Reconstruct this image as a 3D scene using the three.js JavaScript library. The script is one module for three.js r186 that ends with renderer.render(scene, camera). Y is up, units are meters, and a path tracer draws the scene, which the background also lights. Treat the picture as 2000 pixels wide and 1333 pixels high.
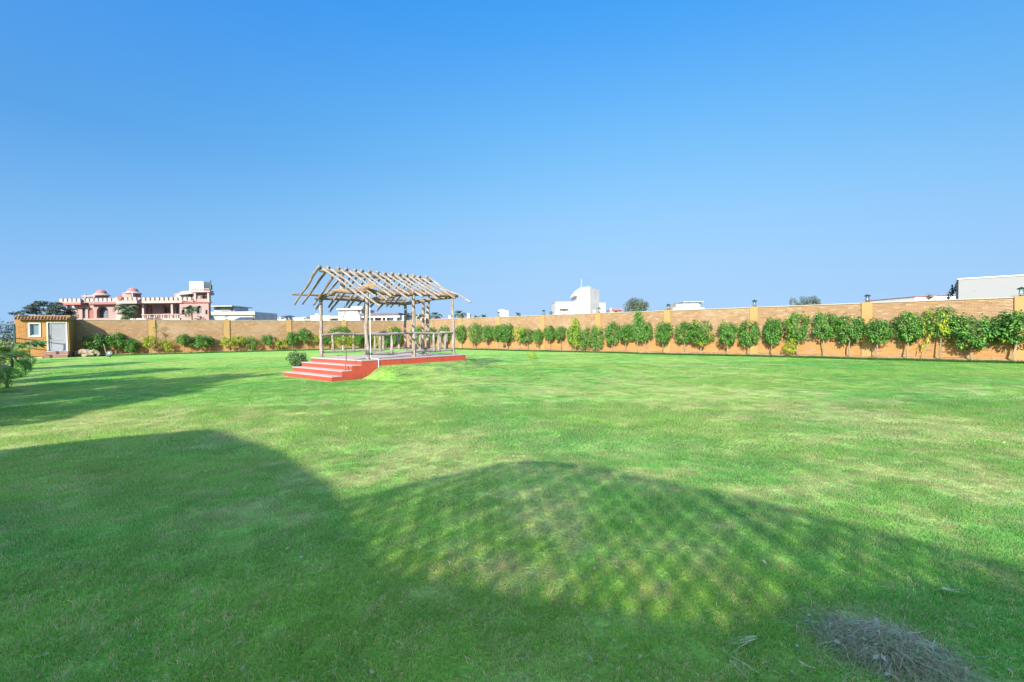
import * as THREE from 'three';
import { mergeGeometries } from 'three/addons/utils/BufferGeometryUtils.js';

// ---------------------------------------------------------------- camera, sky, sun, exposure
const scene = new THREE.Scene();
const FOC = 940, EYE = 1.65;                                   // focal length in photo pixels (2000 wide)
const camera = new THREE.PerspectiveCamera(2 * Math.atan(666.5 / FOC) * 180 / Math.PI, 2000 / 1333, 0.05, 3000);
camera.position.set(0, EYE, 0);
camera.rotation.order = 'YXZ';
camera.rotation.set(-1.13 * Math.PI / 180, 0, -0.6 * Math.PI / 180);
camera.updateMatrixWorld(true);

const renderer = new THREE.WebGLRenderer({ antialias: true });
renderer.toneMapping = THREE.LinearToneMapping;
renderer.toneMappingExposure = 2.5;
renderer.shadowMap.enabled = true;
renderer.shadowMap.type = THREE.PCFSoftShadowMap;

const SUN_EL = 26 * Math.PI / 180, SUN_AZ = Math.atan(0.3);    // the light travels to the right of straight ahead
const LIGHT = new THREE.Vector3(Math.sin(SUN_AZ) * Math.cos(SUN_EL), -Math.sin(SUN_EL), -Math.cos(SUN_AZ) * Math.cos(SUN_EL));
const sun = new THREE.DirectionalLight(new THREE.Color(1, 0.9, 0.71), 5);
sun.position.copy(LIGHT).multiplyScalar(-120).add(new THREE.Vector3(0, 0, -25));
sun.target.position.set(0, 0, -25);
sun.castShadow = true;
sun.shadow.mapSize.set(4096, 4096);
Object.assign(sun.shadow.camera, { left: -75, right: 75, top: 75, bottom: -75, near: 1, far: 320 });
sun.shadow.bias = -0.0005; sun.shadow.radius = 1.25;                 // a slightly veiled sun
scene.add(sun, sun.target);

{ // clear afternoon sky: pale at the horizon, deep blue overhead, deepest a quarter turn away from the sun
  const w = 1024, h = 512, data = new Float32Array(w * h * 4), S = LIGHT.clone().negate();
  const stops = [[0, .44, .665, .965], [.06, .42, .665, .985], [.2, .37, .68, 1.03], [.34, .3, .675, 1.08], [.57, .125, .55, 1.14], [.78, .085, .44, 1.03], [1, .07, .37, .93]];
  const grad = (t) => { let i = 0; while (i < stops.length - 2 && t > stops[i + 1][0]) i++; const a = stops[i], b = stops[i + 1], k = Math.min(1, Math.max(0, (t - a[0]) / (b[0] - a[0]))); return [1, 2, 3].map(c => a[c] + (b[c] - a[c]) * k); };
  const lerp0 = (a, b, k) => a + (b - a) * k;
  for (let j = 0; j < h; j++) for (let i = 0; i < w; i++) {
    const el = ((j + .5) / h - .5) * Math.PI, az = ((i + .5) / w - .5) * 2 * Math.PI;
    const d = [Math.cos(el) * Math.cos(az), Math.sin(el), Math.cos(el) * Math.sin(az)];
    const c = d[0] * S.x + d[1] * S.y + d[2] * S.z, t = Math.max(0, Math.sin(el));
    let g = grad(t);
    const ph = 0.4 + 0.8 * c * c;                             // Rayleigh phase
    const mie = 1.05 * Math.pow(Math.max(0, (1 + c) / 2), 5) + 0.55 * Math.pow(Math.max(0, (1 + c) / 2), 26);   // haze around the sun
    const f = lerp0(1, Math.min(1, .3 + ph * .7), Math.min(1, .15 + t * 2.6));
    g = [g[0] * Math.pow(f, 2.4), g[1] * Math.pow(f, 1.3), g[2] * Math.pow(f, .6)];
    const o = (j * w + i) * 4, k = 1 / 2.5;
    data[o] = (g[0] + mie * 1.65) * k; data[o + 1] = (g[1] + mie * 1.9) * k; data[o + 2] = (g[2] + mie * 2.1) * k; data[o + 3] = 1;
  }
  const sky = new THREE.DataTexture(data, w, h, THREE.RGBAFormat, THREE.FloatType);
  sky.mapping = THREE.EquirectangularReflectionMapping; sky.magFilter = THREE.LinearFilter; sky.minFilter = THREE.LinearFilter; sky.needsUpdate = true;
  scene.background = sky; scene.environment = sky;
}

// ---------------------------------------------------------------- helpers
const V = (x, y, z) => new THREE.Vector3(x, y, z);
const mulberry = (a) => () => { a |= 0; a = a + 0x6D2B79F5 | 0; let t = Math.imul(a ^ a >>> 15, 1 | a); t = t + Math.imul(t ^ t >>> 7, 61 | t) ^ t; return ((t ^ t >>> 14) >>> 0) / 4294967296; };
const clamp = (x, a = 0, b = 1) => Math.min(b, Math.max(a, x));
const smooth = (a, b, x) => { const t = clamp((x - a) / (b - a)); return t * t * (3 - 2 * t); };
const lerp = (a, b, t) => a + (b - a) * t;
const mix3 = (a, b, t) => [lerp(a[0], b[0], t), lerp(a[1], b[1], t), lerp(a[2], b[2], t)];
const hash2 = (x, y) => { let h = Math.imul(x | 0, 374761393) + Math.imul(y | 0, 668265263) | 0; h = Math.imul(h ^ h >>> 13, 1274126177); return ((h ^ h >>> 16) >>> 0) / 4294967296; };
const vnoise = (x, y) => { const i = Math.floor(x), j = Math.floor(y), u = x - i, v = y - j, a = u * u * (3 - 2 * u), b = v * v * (3 - 2 * v); return lerp(lerp(hash2(i, j), hash2(i + 1, j), a), lerp(hash2(i, j + 1), hash2(i + 1, j + 1), a), b); };
const fbm = (x, y, o = 4) => { let s = 0, a = .5, n = 0; for (let k = 0; k < o; k++) { s += a * vnoise(x + k * 17.3, y - k * 9.1); n += a; a *= .5; x *= 2.03; y *= 2.03; } return s / n; };
const pnoise = (x, y, p) => { const w = (i) => ((i % p) + p) % p, i = Math.floor(x), j = Math.floor(y), u = x - i, v = y - j, a = u * u * (3 - 2 * u), b = v * v * (3 - 2 * v); return lerp(lerp(hash2(w(i), w(j)), hash2(w(i + 1), w(j)), a), lerp(hash2(w(i), w(j + 1)), hash2(w(i + 1), w(j + 1)), a), b); };

const tmpV = new THREE.Vector3();
const at = (px, py, depth) => tmpV.set((px - 1000) / FOC, -(py - 666.5) / FOC, -1).multiplyScalar(depth).applyQuaternion(camera.quaternion).add(camera.position).clone();
const onGround = (px, py, y = 0) => { const d = at(px, py, 1).sub(camera.position); return camera.position.clone().addScaledVector(d, (y - EYE) / d.y); };

const taken = {};
const numbered = (n) => { const k = taken[n] = (taken[n] ?? -1) + 1; return k ? `${n}_${String(k).padStart(3, '0')}` : n; };
function shadowed(o) { o.castShadow = true; o.receiveShadow = true; return o; }
function thing(name, label, category, pos = null, turn = 0, group = null) {
  const o = new THREE.Group(); o.name = numbered(name); o.userData = { label, category }; if (group) o.userData.group = group;
  if (pos) o.position.copy(pos); o.rotation.y = turn; scene.add(o); return o;
}
function part(parent, name, geo, mat) { const m = shadowed(new THREE.Mesh(Array.isArray(geo) ? mergeGeometries(geo) : geo, mat)); m.name = name; parent.add(m); return m; }
function structure(name, geo, mat) { const m = shadowed(new THREE.Mesh(geo, mat)); m.name = name; m.userData = { kind: 'structure' }; scene.add(m); return m; }
// a box from min to max corners with a small chamfer-free body and uv in metres
function box(x0, y0, z0, x1, y1, z1) {
  const g = new THREE.BoxGeometry(x1 - x0, y1 - y0, z1 - z0); g.translate((x0 + x1) / 2, (y0 + y1) / 2, (z0 + z1) / 2);
  const p = g.attributes.position, n = g.attributes.normal, uv = g.attributes.uv;
  for (let i = 0; i < p.count; i++) { const ax = Math.abs(n.getX(i)), ay = Math.abs(n.getY(i)); if (ax > .5) uv.setXY(i, p.getZ(i), p.getY(i)); else if (ay > .5) uv.setXY(i, p.getX(i), p.getZ(i)); else uv.setXY(i, p.getX(i), p.getY(i)); }
  return g;
}
function canvasTex(size, fn, srgb = true, rx = 1, ry = rx) {    // fn(u, v) in 0..1 -> [r, g, b] (linear 0..1 stored as sRGB when srgb)
  const d = new Uint8Array(size * size * 4), enc = (c) => srgb ? (c <= .0031308 ? 12.92 * c : 1.055 * Math.pow(c, 1 / 2.4) - .055) : c;
  for (let j = 0; j < size; j++) for (let i = 0; i < size; i++) { const c = fn(i / size, j / size), o = (j * size + i) * 4; for (let k = 0; k < 3; k++) d[o + k] = clamp(enc(clamp(c[k]))) * 255; d[o + 3] = 255; }
  const t = new THREE.DataTexture(d, size, size, THREE.RGBAFormat); t.wrapS = t.wrapT = THREE.RepeatWrapping; t.magFilter = THREE.LinearFilter; t.minFilter = THREE.LinearMipmapLinearFilter; t.generateMipmaps = true;
  if (srgb) t.colorSpace = THREE.SRGBColorSpace; t.repeat.set(rx, ry); t.needsUpdate = true; return t;
}
const pf = (u, v, f, o = 4) => { let s = 0, a = .5, n = 0; for (let k = 0; k < o; k++) { s += a * pnoise(u * f + k * 3, v * f + k * 7, f); n += a; a *= .5; f *= 2; } return s / n; };
const grain = canvasTex(512, (u, v) => { const n = pf(u, v, 8, 6); return [n, n, n]; }, false, .5);
const grainFine = canvasTex(512, (u, v) => { const n = pf(u, v, 32, 4); return [n, n, n]; }, false, 1);
const blotch = canvasTex(512, (u, v) => { const a = pf(u, v, 4, 6), b = pf(u + .37, v + .11, 32, 4), c = .78 + .3 * a + .16 * (b - .5); return [c, c * .985, c * .965].map(x => clamp(x)); }, true, .35);
const linC = (r, g, b) => new THREE.Color().setRGB(r, g, b);
function plaster(r, g, b, rough = .9, bump = .004) { return new THREE.MeshStandardMaterial({ color: linC(r, g, b), roughness: rough, map: blotch, bumpMap: grain, bumpScale: bump }); }
const metal = (r, g, b, rough = .5) => new THREE.MeshStandardMaterial({ color: linC(r, g, b), roughness: rough, metalness: .3 });

const M = {
  mortar: plaster(.24, .165, .09), pilaster: plaster(.3, .19, .075), coping: plaster(.3, .28, .25),
  red: new THREE.MeshStandardMaterial({ color: linC(.36, .05, .03), roughness: .75, bumpMap: grain, bumpScale: .004,
    map: canvasTex(512, (u, v) => { const a = pf(u, v, 5, 6), b = pf(u + .3, v, 24, 4), c = pf(u + .6, v + .3, 10, 5), k = .66 + .5 * a; let q = mix3([k, k * .97, k * .95], [1, 1, 1], smooth(.6, .7, b) * .5); return mix3(q, [.55, .8, .9], smooth(.58, .7, c) * .45); }, true, .5) }),
  screed: plaster(.36, .3, .31, .85), wallpink: plaster(.25, .175, .17), pinkdeep: plaster(.22, .085, .085), pinkpale: plaster(.29, .235, .23),
  white: plaster(.5, .5, .5), whitewarm: plaster(.56, .55, .51), greyblue: plaster(.33, .37, .42), grey: plaster(.34, .33, .31), dark: plaster(.03, .03, .035, .6), brownframe: plaster(.12, .06, .05, .6),
  roofdark: plaster(.12, .1, .12), redroof: plaster(.35, .12, .1),
  glass: new THREE.MeshPhysicalMaterial({ color: linC(.1, .16, .2), roughness: .08, metalness: 0, specularIntensity: 1, ior: 1.6 }),
  clearGlass: new THREE.MeshPhysicalMaterial({ color: linC(.9, .95, .95), roughness: .1, transmission: 1, thickness: 0 }),
  iron: metal(.02, .05, .05), pvc: new THREE.MeshStandardMaterial({ color: linC(.7, .72, .75), roughness: .4 }),
  door: new THREE.MeshStandardMaterial({ color: linC(.2, .215, .26), roughness: .5, map: blotch }),
  tile: plaster(.34, .14, .06), hose: new THREE.MeshStandardMaterial({ color: linC(.015, .015, .017), roughness: .5 }),
};
const woodTex = (seed, base, dk) => canvasTex(256, (u, v) => { const s = pnoise(u * 24 + seed, v * 6, 24) * .45 + pf(u + seed * .13, v, 8, 5) * .55, cr = smooth(.62, .8, pnoise(u * 48 + seed, v * 8, 48)); return mix3(mix3(dk, base, smooth(.25, .7, s)), dk.map(x => x * .45), cr * .7); }, true, 2, 1);
const woodBump = canvasTex(256, (u, v) => { const s = pnoise(u * 40, v * 6, 40) * .6 + pf(u, v, 8, 5) * .4; return [s, s, s]; }, false, 2, 1);
const WOOD = [[[.33, .29, .26], [.16, .13, .115]], [[.36, .315, .285], [.17, .14, .12]], [[.34, .31, .295], [.17, .145, .135]], [[.29, .21, .145], [.14, .095, .065]]].map(([b, d], i) => new THREE.MeshStandardMaterial({ map: woodTex(i * 5, b, d), bumpMap: woodBump, bumpScale: .012, roughness: .9 }));
const cutWood = new THREE.MeshStandardMaterial({ color: linC(.42, .27, .12), roughness: .9, bumpMap: grainFine, bumpScale: .003 });

// ---------------------------------------------------------------- plan of the place (x to the right, d = distance ahead)
const P2 = (x, d) => ({ x, d });
const CORNER = P2(-12.3, 53.9);
const RW = P2(.746, -.666), LW = P2(-.85, -.527);               // along each wall, away from their corner
const RN = P2(-.666, -.746), LN = P2(.527, -.85);               // into the garden
const RLEN = 66, LLEN = 27.95, WALL_H = 3.0;
const onWall = (dir, nrm, s, off) => P2(CORNER.x + dir.x * s + nrm.x * off, CORNER.d + dir.d * s + nrm.d * off);
const sideR = (x, d) => (x - CORNER.x) * RN.x + (d - CORNER.d) * RN.d;   // distance inside the right wall
const sideL = (x, d) => (x - CORNER.x) * LN.x + (d - CORNER.d) * LN.d;
const C0 = P2(-5.4, 17.2), U = P2(.66, .751), W = P2(-.751, .66);   // pavilion: near corner, long side, short side
const pav = (a, b) => P2(C0.x + U.x * a + W.x * b, C0.d + U.d * a + W.d * b);
const pavA = (x, d) => (x - C0.x) * U.x + (d - C0.d) * U.d, pavB = (x, d) => (x - C0.x) * W.x + (d - C0.d) * W.d;
// edge of the planting bed on the side of the hut
const BED = [P2(-9, -12), P2(-14.2, 8), P2(-15.2, 13.2), P2(-16.8, 15.7), P2(-25.2, 24.5), P2(-34.6, 33), P2(-38, 36.2)];
function bedEdge(d) { for (let i = 0; i < BED.length - 1; i++) if (d <= BED[i + 1].d) { const t = (d - BED[i].d) / (BED[i + 1].d - BED[i].d); return lerp(BED[i].x, BED[i + 1].x, t); } return -33; }

function berm(x, d) {
  const a = pavA(x, d), b = pavB(x, d);
  const along = smooth(.1, .75, a) * (1 - smooth(4.9, 6.6, a)), across = b > 0 ? 1 - smooth(3.4, 3.8, b) : 1 - smooth(0, 2.5, -b);
  return .43 * along * across;
}
function lawnH(x, d) { return berm(x, d) + .05 * (fbm(x * .18 + 40, d * .18, 3) - .5) * smooth(4, 12, d) + .02 * (fbm(x * 1.1, d * 1.1, 3) - .5); }

// thin, sun-bleached turf: where the photograph shows it
const DRY = [[1300, 765, 3.2, .5], [1840, 845, 1.2, .8], [1690, 820, 1.6, .6], [1610, 870, 1.1, .55], [860, 880, 1.3, .7], [960, 910, 1.1, .65], [780, 900, .9, .5], [1290, 915, .7, .65], [130, 830, 1.6, .85], [230, 822, 1.3, .6], [700, 790, 2.4, .4], [450, 830, 1.6, .4], [940, 740, 2.6, .4], [1100, 760, 3, .42], [1020, 955, .5, .5], [1060, 1010, .3, .75], [1180, 1090, .25, .9], [1500, 800, 2.2, .42], [1880, 930, .9, .5], [1420, 960, .5, .6], [1640, 960, .6, .5], [880, 1080, .22, .8], [1010, 1110, .2, .7], [1330, 1075, .3, .6], [570, 990, .6, .4], [820, 1165, .2, .55], [1255, 730, 3, .4], [1560, 775, 1.4, .5], [1920, 760, 2, .4]]
  .map(([px, py, r, k]) => { const p = onGround(px, py); return [p.x, -p.z, r, k]; });
const PATH = [[205, 697], [150, 701], [95, 716], [62, 738], [46, 757], [20, 790]].map(([a, b]) => { const p = onGround(a, b); return [p.x, -p.z]; });
function pathDist(x, d) { let m = 9; for (let i = 0; i < PATH.length - 1; i++) { const [ax, ad] = PATH[i], [bx, bd] = PATH[i + 1], L = (bx - ax) ** 2 + (bd - ad) ** 2, t = clamp(((x - ax) * (bx - ax) + (d - ad) * (bd - ad)) / L); m = Math.min(m, Math.hypot(x - ax - t * (bx - ax), d - ad - t * (bd - ad))); } return m; }
function dryness(x, d) {
  let s = .12 + .22 * smooth(.4, .7, fbm(x * .14 + 9, d * .14 + 3, 4));
  for (const [cx, cd, r, k] of DRY) { const q = ((x - cx) ** 2 + (d - cd) ** 2) / (r * r); if (q < 4) s += k * Math.exp(-q * 1.1); }
  const n = fbm(x * 1.5 + 5, d * 1.5, 4), f = fbm(x * 6 + 15, d * 6, 3);
  s = s * (.35 + 1.2 * smooth(.38, .68, n)) * (.35 + 1.1 * smooth(.3, .62, f)) + .3 * smooth(.6, .8, n) * smooth(.4, .65, f) + .4 * smooth(.6, .76, f);
  if (x < -8) s = Math.max(s, .6 * (1 - smooth(.05, .45, pathDist(x, d) + .3 * (n - .5))));
  return clamp(s);
}
const GREEN = [.125, .395, .055], GREEN2 = [.215, .435, .06], STRAW = [.46, .45, .2];
function lawnColor(x, d, dryMix = .5) { const m = fbm(x * .35 + 70, d * .35, 4), t = fbm(x * 2.2, d * 2.2 + 30, 3); let c = mix3(GREEN, GREEN2, smooth(.3, .7, m)); c = c.map(v => v * (.82 + .36 * t)); const bm = berm(x, d); if (bm > .03) c = mix3(c, [.09, .2, .045], .85 * smooth(.3, .6, t) * smooth(.03, .2, bm)); return mix3(c, STRAW, dryness(x, d) * dryMix); }
const insideGarden = (x, d, m = 0) => sideR(x, d) > m && sideL(x, d) > m;
// ---------------------------------------------------------------- the ground, the lawn, the planting beds
{
  const g = new THREE.CircleGeometry(1500, 64); g.rotateX(-Math.PI / 2); g.translate(0, -.12, 0);
  structure('ground', g, plaster(.2, .17, .11));
}
const turfDetail = canvasTex(1024, (u, v) => { const a = pf(u, v, 16, 3), b = pf(u + .5, v + .2, 64, 4), k = .62 + .4 * a + .8 * (b - .5); return [clamp(k * 1.02), clamp(k), clamp(k * .9)]; }, true, .5);
const turfBump = canvasTex(1024, (u, v) => { const n = .4 * pf(u, v, 32, 3) + .6 * pf(u, v, 128, 3); return [n, n, n]; }, false, .5);
{
  const X0 = -52, X1 = 46, D0 = -14, D1 = 55, st = .3, nx = Math.round((X1 - X0) / st), nd = Math.round((D1 - D0) / st);
  const pos = [], col = [], uv = [], idx = [];
  for (let j = 0; j <= nd; j++) for (let i = 0; i <= nx; i++) { const x = X0 + i * st, d = D0 + j * st, c = lawnColor(x, d); pos.push(x, lawnH(x, d), -d); col.push(...c); uv.push(x, d); }
  const keep = (x, d) => sideR(x, d) > .1 && sideL(x, d) > .1;
  for (let j = 0; j < nd; j++) for (let i = 0; i < nx; i++) { const x = X0 + (i + .5) * st, d = D0 + (j + .5) * st; if (!keep(x, d)) continue; const a = j * (nx + 1) + i; idx.push(a, a + 1, a + nx + 2, a, a + nx + 2, a + nx + 1); }
  const g = new THREE.BufferGeometry(); g.setAttribute('position', new THREE.Float32BufferAttribute(pos, 3)); g.setAttribute('color', new THREE.Float32BufferAttribute(col, 3)); g.setAttribute('uv', new THREE.Float32BufferAttribute(uv, 2)); g.setIndex(idx); g.computeVertexNormals();
  structure('lawn', g, new THREE.MeshStandardMaterial({ vertexColors: true, map: turfDetail, bumpMap: turfBump, bumpScale: .025, roughness: 1 }));
}
const soilTex = canvasTex(512, (u, v) => { const a = pf(u, v, 6, 6), b = pf(u + .2, v + .6, 48, 3), k = .55 + .5 * a + .35 * (b - .5); return [k, k * .96, k * .9].map(x => clamp(x)); }, true, .5);
const soil = (r, g, b) => new THREE.MeshStandardMaterial({ color: linC(r, g, b), map: soilTex, bumpMap: grain, bumpScale: .05, roughness: 1 });
function ribbon(name, samples, mat, rows) {                       // samples: [[x,d,y], ...] rows across
  const pos = [], uv = [], idx = [], n = rows;
  samples.forEach(r => r.forEach(([x, d, y]) => { pos.push(x, y, -d); uv.push(x, d); }));
  for (let j = 0; j < samples.length - 1; j++) for (let i = 0; i < n - 1; i++) { const a = j * n + i; idx.push(a, a + 1, a + n, a + 1, a + n + 1, a + n); }
  const g = new THREE.BufferGeometry(); g.setAttribute('position', new THREE.Float32BufferAttribute(pos, 3)); g.setAttribute('uv', new THREE.Float32BufferAttribute(uv, 2)); g.setIndex(idx); g.computeVertexNormals();
  return structure(name, g, mat);
}
function wallBed(dir, nrm, len, width, seed) {
  const rows = [];
  for (let s = -.2; s <= len; s += .35) {
    const w = width * (.8 + .45 * fbm(s * .6 + seed, seed, 3)), r = [];
    for (let k = 0; k <= 6; k++) { const t = k / 6, off = lerp(w, 0, t), p = onWall(dir, nrm, s, off); r.push([p.x, p.d, t === 0 ? -.06 : .03 + .15 * t * t + .07 * (fbm(p.x * 2.1, p.d * 2.1, 3) - .5) * (1 - Math.abs(t - .5))]); }
    rows.push(r);
  }
  ribbon('soil_bed', rows, soil(.36, .235, .15), 7);
}
wallBed(RW, RN, RLEN, .95, 3); wallBed(LW, LN, LLEN, .9, 8);
{
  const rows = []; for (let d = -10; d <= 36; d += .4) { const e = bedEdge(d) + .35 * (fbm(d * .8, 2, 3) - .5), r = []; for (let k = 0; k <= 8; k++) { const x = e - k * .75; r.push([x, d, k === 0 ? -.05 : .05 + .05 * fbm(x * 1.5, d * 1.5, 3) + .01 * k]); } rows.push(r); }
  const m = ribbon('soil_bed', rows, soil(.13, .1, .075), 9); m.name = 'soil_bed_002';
}

// ---------------------------------------------------------------- grass blades on the lawn
function bladeTuft(seed, n, radius, h0, h1, wid) {
  const r = mulberry(seed), pos = [], col = [], idx = [], nor = [];
  for (let k = 0; k < n; k++) {
    const rr = radius * Math.sqrt(r()), th = r() * 6.283, x = rr * Math.cos(th), z = rr * Math.sin(th), a = r() * 6.283, h = lerp(h0, h1, r()), lean = h * (.4 + 1.2 * r()), w = wid * (.7 + .6 * r()), ca = Math.cos(a), sa = Math.sin(a), b = pos.length / 3;
    const sx = -sa * w / 2, sz = ca * w / 2;
    pos.push(x - sx, -.006, z - sz, x + sx, -.006, z + sz, x + ca * lean * .35 - sx * .8, h * .62, z + sa * lean * .35 - sz * .8, x + ca * lean * .35 + sx * .8, h * .62, z + sa * lean * .35 + sz * .8, x + ca * lean, h * (.8 + .15 * r()), z + sa * lean);
    const q = r(), c = q < .15 ? [2.3, 1.2, 2.0] : [.85 + .4 * r(), .85 + .3 * r(), .75 + .4 * r()];
    for (let m = 0; m < 5; m++) { col.push(...c); nor.push(ca * .3, .95, sa * .3); }
    idx.push(b, b + 1, b + 3, b, b + 3, b + 2, b + 2, b + 3, b + 4);
  }
  const g = new THREE.BufferGeometry(); g.setAttribute('position', new THREE.Float32BufferAttribute(pos, 3)); g.setAttribute('normal', new THREE.Float32BufferAttribute(nor, 3)); g.setAttribute('color', new THREE.Float32BufferAttribute(col, 3)); g.setIndex(idx); return g;
}
const bladeMat = new THREE.MeshPhysicalMaterial({ vertexColors: true, roughness: 1, specularIntensity: .12, transmission: .45, thickness: 0, side: THREE.DoubleSide });
const grassClear = (x, d) => { const a = pavA(x, d), b = pavB(x, d); return !(a > -1.3 && a < 5.2 && b > -.06 && b < 3.9) && insideGarden(x, d, .8) && x > bedEdge(d) + .1; };
function grass(name, geo, list, label) {
  const im = new THREE.InstancedMesh(geo, bladeMat, list.length), m = new THREE.Matrix4(), q = new THREE.Quaternion(), c = new THREE.Color(), up = V(0, 1, 0);
  list.forEach(([x, d, a, s, col], i) => { q.setFromAxisAngle(up, a); m.compose(V(x, lawnH(x, d), -d), q, V(s, s * (.8 + .4 * hash2(i, 7)), s)); im.setMatrixAt(i, m); im.setColorAt(i, c.setRGB(...col)); });
  im.name = name; im.userData = { kind: 'stuff', label, category: 'grass' }; shadowed(im); scene.add(im); return im;
}
{
  const r = mulberry(77), lists = [[], [], [], []];
  const zones = [[1.2, 3.4, 680, 0], [3.4, 6.5, 420, 1], [6.5, 11, 170, 2], [11, 17, 70, 2], [17, 24, 26, 3], [24, 34, 9, 3]];
  for (const [d0, d1, dens, k] of zones) {
    const half = (d) => d * 1.1 + 1.2, area = (half(d0) + half(d1)) * (d1 - d0), n = Math.round(area * dens);
    for (let i = 0; i < n; i++) {
      const d = lerp(d0, d1, Math.sqrt(r() * (1 - (d0 / d1) ** 2) + (d0 / d1) ** 2) * d1 / (d1 - d0) - d0 / (d1 - d0)), x = (r() * 2 - 1) * half(d);
      if (!grassClear(x, d)) continue;
      const dr = dryness(x, d); if (r() < dr * .25) continue;
      const j = 1.1 + .5 * r(), c = (r() < .07 + dr * .75 ? mix3(lawnColor(x, d, .3), STRAW, .85) : lawnColor(x, d, .15)).map(v => v * j);
      lists[k].push([x, d, r() * 6.283, (.75 + .5 * r() + (r() < .05 ? .7 * r() : 0)) * (1 - .3 * dr), c]);
    }
  }
  const lab = ['fine short lawn grass in the shade of the trees', 'short mown lawn grass with dry straw between', 'mown green lawn grass in front of the log pavilion', 'smooth sunlit lawn grass around the log pavilion'];
  [bladeTuft(1, 44, .075, .01, .028, .0024), bladeTuft(2, 44, .09, .01, .026, .003), bladeTuft(3, 52, .16, .01, .024, .0045), bladeTuft(4, 56, .32, .01, .024, .008)].forEach((g, k) => grass(k ? `lawn_grass_00${k}` : 'lawn_grass', g, lists[k], lab[k]));
  // taller, darker green fringe where the lawn meets the wall beds
  const fr = []; for (let i = 0; i < 5200; i++) { const left = i % 3 === 0, s = r() * (left ? LLEN - 1 : RLEN - 10), p = left ? onWall(LW, LN, s, .95 + .35 * r()) : onWall(RW, RN, s, 1.0 + .35 * r()); fr.push([p.x, p.d, r() * 6.283, .8 + .7 * r(), mix3([.07, .28, .04], [.12, .36, .05], r())]); }
  grass('fringe_grass', bladeTuft(5, 40, .14, .05, .11, .011), fr, 'taller darker grass fringe along the foot of the brick walls');
}

// ---------------------------------------------------------------- the brick boundary walls
const brickGeo = new THREE.BoxGeometry(.228, .064, .03);
const brickMat = new THREE.MeshStandardMaterial({ roughness: .92, map: blotch, bumpMap: grainFine, bumpScale: .006 });
const RP = [9.85, 14.95, 20.1, 25.5, 31, 36.5, 42.1, 47.8, 53.4, 59], LP = [6.3, 11.6, 16.9, 22.5];
function boundaryWall(name, label, dir, nrm, len, pil, seed) {
  const t = thing(name, label, 'wall', V(CORNER.x, 0, -CORNER.d), Math.atan2(dir.d, dir.x));   // local x along the wall
  t.updateMatrixWorld(true);
  const nl = t.worldToLocal(V(CORNER.x + nrm.x, 0, -CORNER.d - nrm.d)).z, f = Math.sign(nl);   // which side faces the garden
  part(t, 'wall_core', box(f > 0 ? -.1 : -.1, -.3, -.11, len, WALL_H - .05, .11), M.mortar);
  part(t, 'coping', box(-.16, WALL_H - .05, -.16, len + .02, WALL_H, .16), M.coping);
  const r = mulberry(seed), list = [];
  for (let c = 0; c * .0705 + .2 < WALL_H - .1; c++) for (let s = (c % 2) * .1165; s < len - .12; s += .233) {
    const y = .2 + c * .0705;
    if (pil.some(p => Math.abs(p - s - .118) < .26)) continue;
    list.push([s + .118 + (r() - .5) * .006, y, r()]);
  }
  const im = new THREE.InstancedMesh(brickGeo, brickMat, list.length), m = new THREE.Matrix4(), q = new THREE.Quaternion(), e = new THREE.Euler(), col = new THREE.Color();
  list.forEach(([x, y, k], i) => {
    e.set((r() - .5) * .02, (r() - .5) * .02, 0); q.setFromEuler(e);
    m.compose(V(x, y, f * (.115 + .008 * r())), q, V(1, 1 - .12 * r(), 1)); im.setMatrixAt(i, m);
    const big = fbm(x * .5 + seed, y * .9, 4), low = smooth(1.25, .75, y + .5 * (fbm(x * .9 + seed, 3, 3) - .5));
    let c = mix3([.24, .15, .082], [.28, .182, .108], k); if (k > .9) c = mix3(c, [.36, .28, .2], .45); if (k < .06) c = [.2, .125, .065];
    c = mix3(c, [.36, .265, .19], smooth(.5, .8, big) * .4); if (hash2(i, 91) < low * .85) c = mix3(c, [.36, .19, .06], .8);   // a growing share of bricks turns ochre towards the bottom
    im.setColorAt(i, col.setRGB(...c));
  });
  im.name = 'bricks'; im.userData = { kind: 'stuff' }; shadowed(im); t.add(im);
  pil.forEach(p => part(t, 'pilaster', box(p - .23, -.2, f > 0 ? -.14 : -.2, p + .23, WALL_H + .02, f > 0 ? .2 : .14), M.pilaster));
  return t;
}
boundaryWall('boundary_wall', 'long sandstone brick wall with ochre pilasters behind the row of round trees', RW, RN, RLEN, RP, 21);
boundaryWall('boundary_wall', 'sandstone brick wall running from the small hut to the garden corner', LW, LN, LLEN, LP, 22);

function lantern(pos, turn, s, label, group) {
  const t = thing('wall_lantern', label, 'lantern', pos, turn, group); t.scale.setScalar(s);
  part(t, 'base', [new THREE.CylinderGeometry(.1, .13, .03, 10).translate(0, .015, 0), new THREE.CylinderGeometry(.06, .07, .04, 10).translate(0, .05, 0)], M.iron);
  for (let k = 0; k < 4; k++) { const a = k * Math.PI / 2 + .785; part(t, 'bar', new THREE.CylinderGeometry(.011, .011, .26, 5).rotateZ(.14).rotateY(-a).translate(Math.cos(a) * .095, .2, Math.sin(a) * .095), M.iron); }
  part(t, 'glass', new THREE.CylinderGeometry(.1, .065, .23, 8, 1, true).translate(0, .195, 0), M.clearGlass);
  part(t, 'bulb', new THREE.SphereGeometry(.035, 8, 6).translate(0, .17, 0), M.pvc);
  part(t, 'cap', [new THREE.CylinderGeometry(.17, .15, .03, 10).translate(0, .335, 0), new THREE.CylinderGeometry(.05, .165, .06, 10).translate(0, .38, 0), new THREE.SphereGeometry(.022, 8, 6).translate(0, .42, 0)], M.iron);
}
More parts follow.
